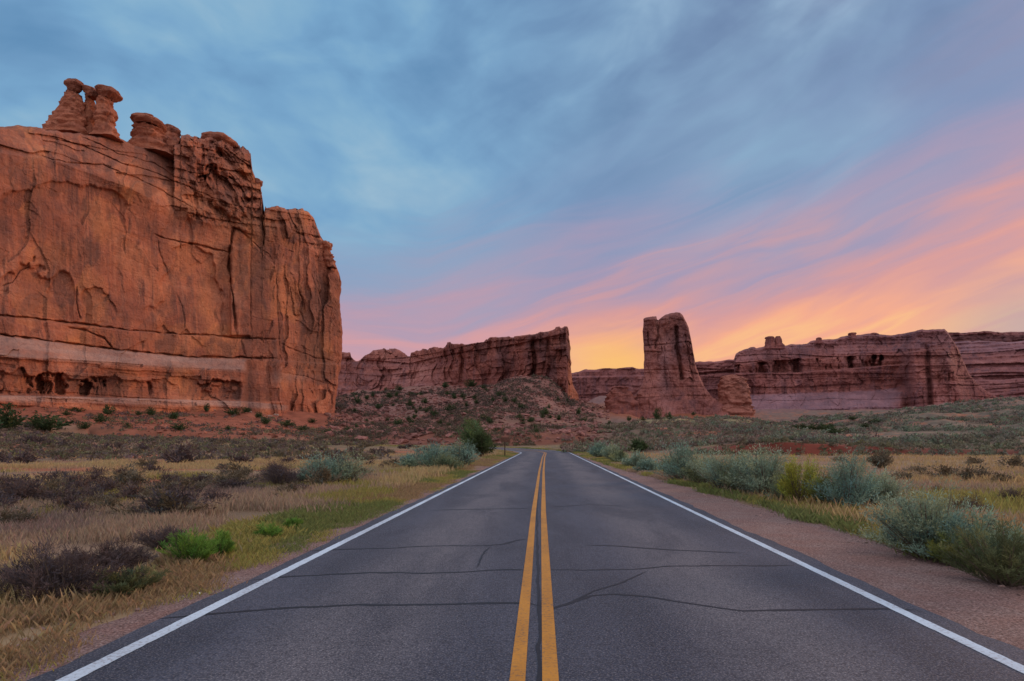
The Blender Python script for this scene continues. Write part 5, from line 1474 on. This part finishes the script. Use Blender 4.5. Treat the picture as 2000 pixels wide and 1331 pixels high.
# ================================================================== grass (uncountable)
def grass(name, X, Y, h, lean, col, nb, label, wmin=0.003, spread=0.19):
    n = len(X); Z = ground_z(X, Y)
    dist = np.hypot(X, Y)
    w = np.maximum(wmin, dist * 0.00034)
    sp = spread * (1 + dist / 60)
    bx = X[:, None] + rng.normal(size=(n, nb)) * sp[:, None]; by = Y[:, None] + rng.normal(size=(n, nb)) * sp[:, None]
    ang = rng.uniform(0, 6.28, (n, nb)); ln = rng.uniform(0.3, 1.0, (n, nb)) * lean
    H = h[:, None] * rng.uniform(0.45, 1.15, (n, nb))
    dx, dy = np.cos(ang) * ln * H, np.sin(ang) * ln * H
    fa = rng.uniform(0, 6.28, (n, nb)); sx, sy = np.cos(fa) * w[:, None] * .5, np.sin(fa) * w[:, None] * .5
    zz = Z[:, None] + 0 * bx - 0.01
    b1 = np.stack([bx - sx, by - sy, zz], -1); b2 = np.stack([bx + sx, by + sy, zz], -1)
    m1 = np.stack([bx + dx * .35 + sx * .8, by + dy * .35 + sy * .8, zz + H * .6], -1)
    tp = np.stack([bx + dx, by + dy, zz + H * np.sqrt(np.clip(1 - (ln * .6) ** 2, .1, 1))], -1)
    V = np.stack([b1, b2, m1, tp], 2).reshape(-1, 3)
    c = col[:, None, :] * rng.uniform(0.7, 1.3, (n, nb, 1)) * (1 + rng.normal(0, .05, (n, nb, 3)))
    o = mesh_obj(name, V, np.arange(4 * n * nb).reshape(-1, 4), M_vcol, smooth=False, col=np.repeat(c.reshape(-1, 3), 4, 0))
    return tag(o, label, 'grass', kind='stuff')
GOLD = np.array([0.44, 0.335, 0.17]); TAN = np.array([0.36, 0.265, 0.185]); LILAC = np.array([0.27, 0.20, 0.165]); YG = np.array([0.32, 0.29, 0.09]); GR = np.array([0.15, 0.175, 0.06]); RUST = np.array([0.31, 0.22, 0.12])
def sample_field(n, pxa, pxb, ymax):
    py = rng.uniform(874, 1450, n // 2); Ya = F * EYE / (py - HY)
    Yb = np.exp(rng.uniform(np.log(4.0), np.log(ymax), n - n // 2))
    Y = np.concatenate([Ya, Yb]); Y = np.minimum(Y, ymax) * rng.uniform(0.98, 1.02, n)
    px = rng.uniform(pxa, pxb, n)
    return (px - 1000) * Y / F, Y
# left field
X, Y = sample_field(32000, -500, 1110, 150)
d = road_signed(X, Y)
kk = d < -5.2
X, Y, d = X[kk], Y[kk], d[kk]
n1 = fbm(X * 0.10, Y * 0.06, seed=901, octs=4); n2 = fbm(X * 0.35, Y * 0.2, seed=903, octs=3); n3 = fbm(X * 0.16, Y * 0.16, seed=905, octs=3)
kk = (n2 > -0.55) & ~((n3 > 0.18) & (d < -14) & (n1 < 0.35))
X, Y, d, n1, n2 = X[kk], Y[kk], d[kk], n1[kk], n2[kk]
col = np.where((n1 > -0.05)[:, None], GOLD, np.where((n1 > -0.42)[:, None], TAN, LILAC))
col = np.where(((n2 > 0.35) & (n1 < 0.1))[:, None], YG * 0.9, col)
h = 0.16 + 0.16 * np.clip(n1 + 0.5, 0, 1) + 0.08 * rng.uniform(size=len(X))
h = h * np.where(d > -8, 1.25, 1.0) * sstep(260, 60, Y) ** 0.3
grass('dry_grass', X, Y, h * 0.92 * (0.62 + 0.38 * sstep(8, 16, Y)), 0.42, col, 23, 'golden and tan dry grass covering the field left of the road')
# left verge band
s = rng.uniform(2, 150, 9000) ** 1.0; s = 3 + 165 * rng.uniform(0, 1, 15000) ** 1.7
x0, y0, nx, ny = road_frame(s)
off = -3.88 - 2.0 * rng.uniform(0, 1, len(s)) ** 1.1 - 0.35 * fbm(s * 0.8, s * 0, seed=911, octs=4)
X = x0 + nx * off; Y = y0 + ny * off
n1 = fbm(X * 0.5, Y * 0.25, seed=913, octs=3)
kk = n1 > -0.5
X, Y, n1, off = X[kk], Y[kk], n1[kk], off[kk]
col = np.where((n1 > 0.25)[:, None], GR * 1.2, np.where((n1 > -0.1)[:, None], YG, RUST * 1.05))
grass('verge_grass', X, Y, (0.07 + 0.11 * np.clip(-(off + 3.9) / 1.9, 0, 1)) * rng.uniform(.7, 1.4, len(X)), 0.75, col, 20, 'short yellow green grass along the left road edge', spread=0.08)
# right verge band, outside the gravel
s = 3 + 165 * rng.uniform(0, 1, 10000) ** 1.6
x0, y0, nx, ny = road_frame(s)
off = shoulder_w(s) + 0.05 + 2.2 * rng.uniform(0, 1, len(s)) ** 1.5 + 0.25 * fbm(s * 0.8, s * 0, seed=921, octs=4)
X = x0 + nx * off; Y = y0 + ny * off
n1 = fbm(X * 0.5, Y * 0.25, seed=923, octs=3)
col = np.where((n1 > 0.15)[:, None], GR * 1.2, np.where((n1 > -0.25)[:, None], YG, TAN))
grass('verge_grass', X, Y, rng.uniform(0.08, 0.24, len(X)), 0.8, col, 14, 'yellow green grass fringing the gravel right of the road', spread=0.09)
# right field
X, Y = sample_field(21000, 1040, 2500, 190)
d = road_signed(X, Y)
px = 1000 + F * X / Y
kk = (d > shoulder_w(np.maximum(Y, 0)) + 0.6) & ~((px > 1400) & (Y > 79)) 
X, Y, d = X[kk], Y[kk], d[kk]
n1 = fbm(X * 0.12, Y * 0.07, seed=931, octs=4); n2 = fbm(X * 0.4, Y * 0.25, seed=933, octs=3)
kk = n2 > -0.5
X, Y, d, n1, n2 = X[kk], Y[kk], d[kk], n1[kk], n2[kk]
col = np.where((n1 > -0.1)[:, None], GOLD * [1.0, .93, .9], np.where((n1 > -0.4)[:, None], TAN, YG))
grass('dry_grass', X, Y, 0.16 + 0.20 * rng.uniform(size=len(X)), 0.45, col, 15, 'orange tan dry grass covering the field right of the road')

# ---- loose stones on the verges
for sg, n_, seed_ in ((1, 2600, 1), (-1, 1500, 2)):
    s = 3.5 + 40 * rng.uniform(0, 1, n_) ** 1.8
    x0, y0, nx, ny = road_frame(s)
    w_ = shoulder_w(s) if sg > 0 else 4.5 + 0 * s
    off = sg * (3.62 + (w_ + 0.25 - 3.62) * rng.uniform(0, 1, n_) ** 0.8)
    X = x0 + nx * off; Y = y0 + ny * off
    sz = 0.016 + 0.06 * rng.uniform(0, 1, n_) ** 4 + Y * 0.0004
    c = np.array([0.26, 0.18, 0.155]) * rng.uniform(0.5, 1.9, (n_, 1))
    scatter_rocks('gravel', X, Y, sz, c, M_stone, 'loose gravel stones on the ' + ('right' if sg > 0 else 'left') + ' road shoulder')

# ================================================================== posts
def post(px, py, hpx, board, label):
    x, y, z = ground_hit(px, py)
    k = y / F
    H = hpx * k
    r = empty('sign_post', (x, y, z), label=label, cat='sign')
    def box(bm, cx, cy, cz, sx, sy, sz):
        m = bmesh.ops.create_cube(bm, size=1)
        for v in m['verts']: v.co = (cx + v.co.x * sx, cy + v.co.y * sy, cz + v.co.z * sz)
    bm = bmesh.new(); box(bm, 0, 0, H / 2 - 0.1, 0.12, 0.10, H + 0.1)
    bmesh.ops.bevel(bm, geom=bm.edges[:], offset=0.012, segments=2)
    me = bpy.data.meshes.new('post'); bm.to_mesh(me); bm.free(); me.materials.append(M_post)
    o = bpy.data.objects.new('post', me); C.objects.link(o); o.parent = r
    bm = bmesh.new(); box(bm, 0, -0.085, H - board[1] / 2 + 0.02, board[0], 0.04, board[1])
    bmesh.ops.bevel(bm, geom=bm.edges[:], offset=0.01, segments=2)
    me = bpy.data.meshes.new('board'); bm.to_mesh(me); bm.free(); me.materials.append(M_board)
    o = bpy.data.objects.new('board', me); C.objects.link(o); o.parent = r
post(986, 892, 37, (0.95, 0.5), 'brown sign board on a thin post left of the road bend')
post(1138, 881, 24, (0.42, 0.55), 'small dark sign on a post right of the road bend')
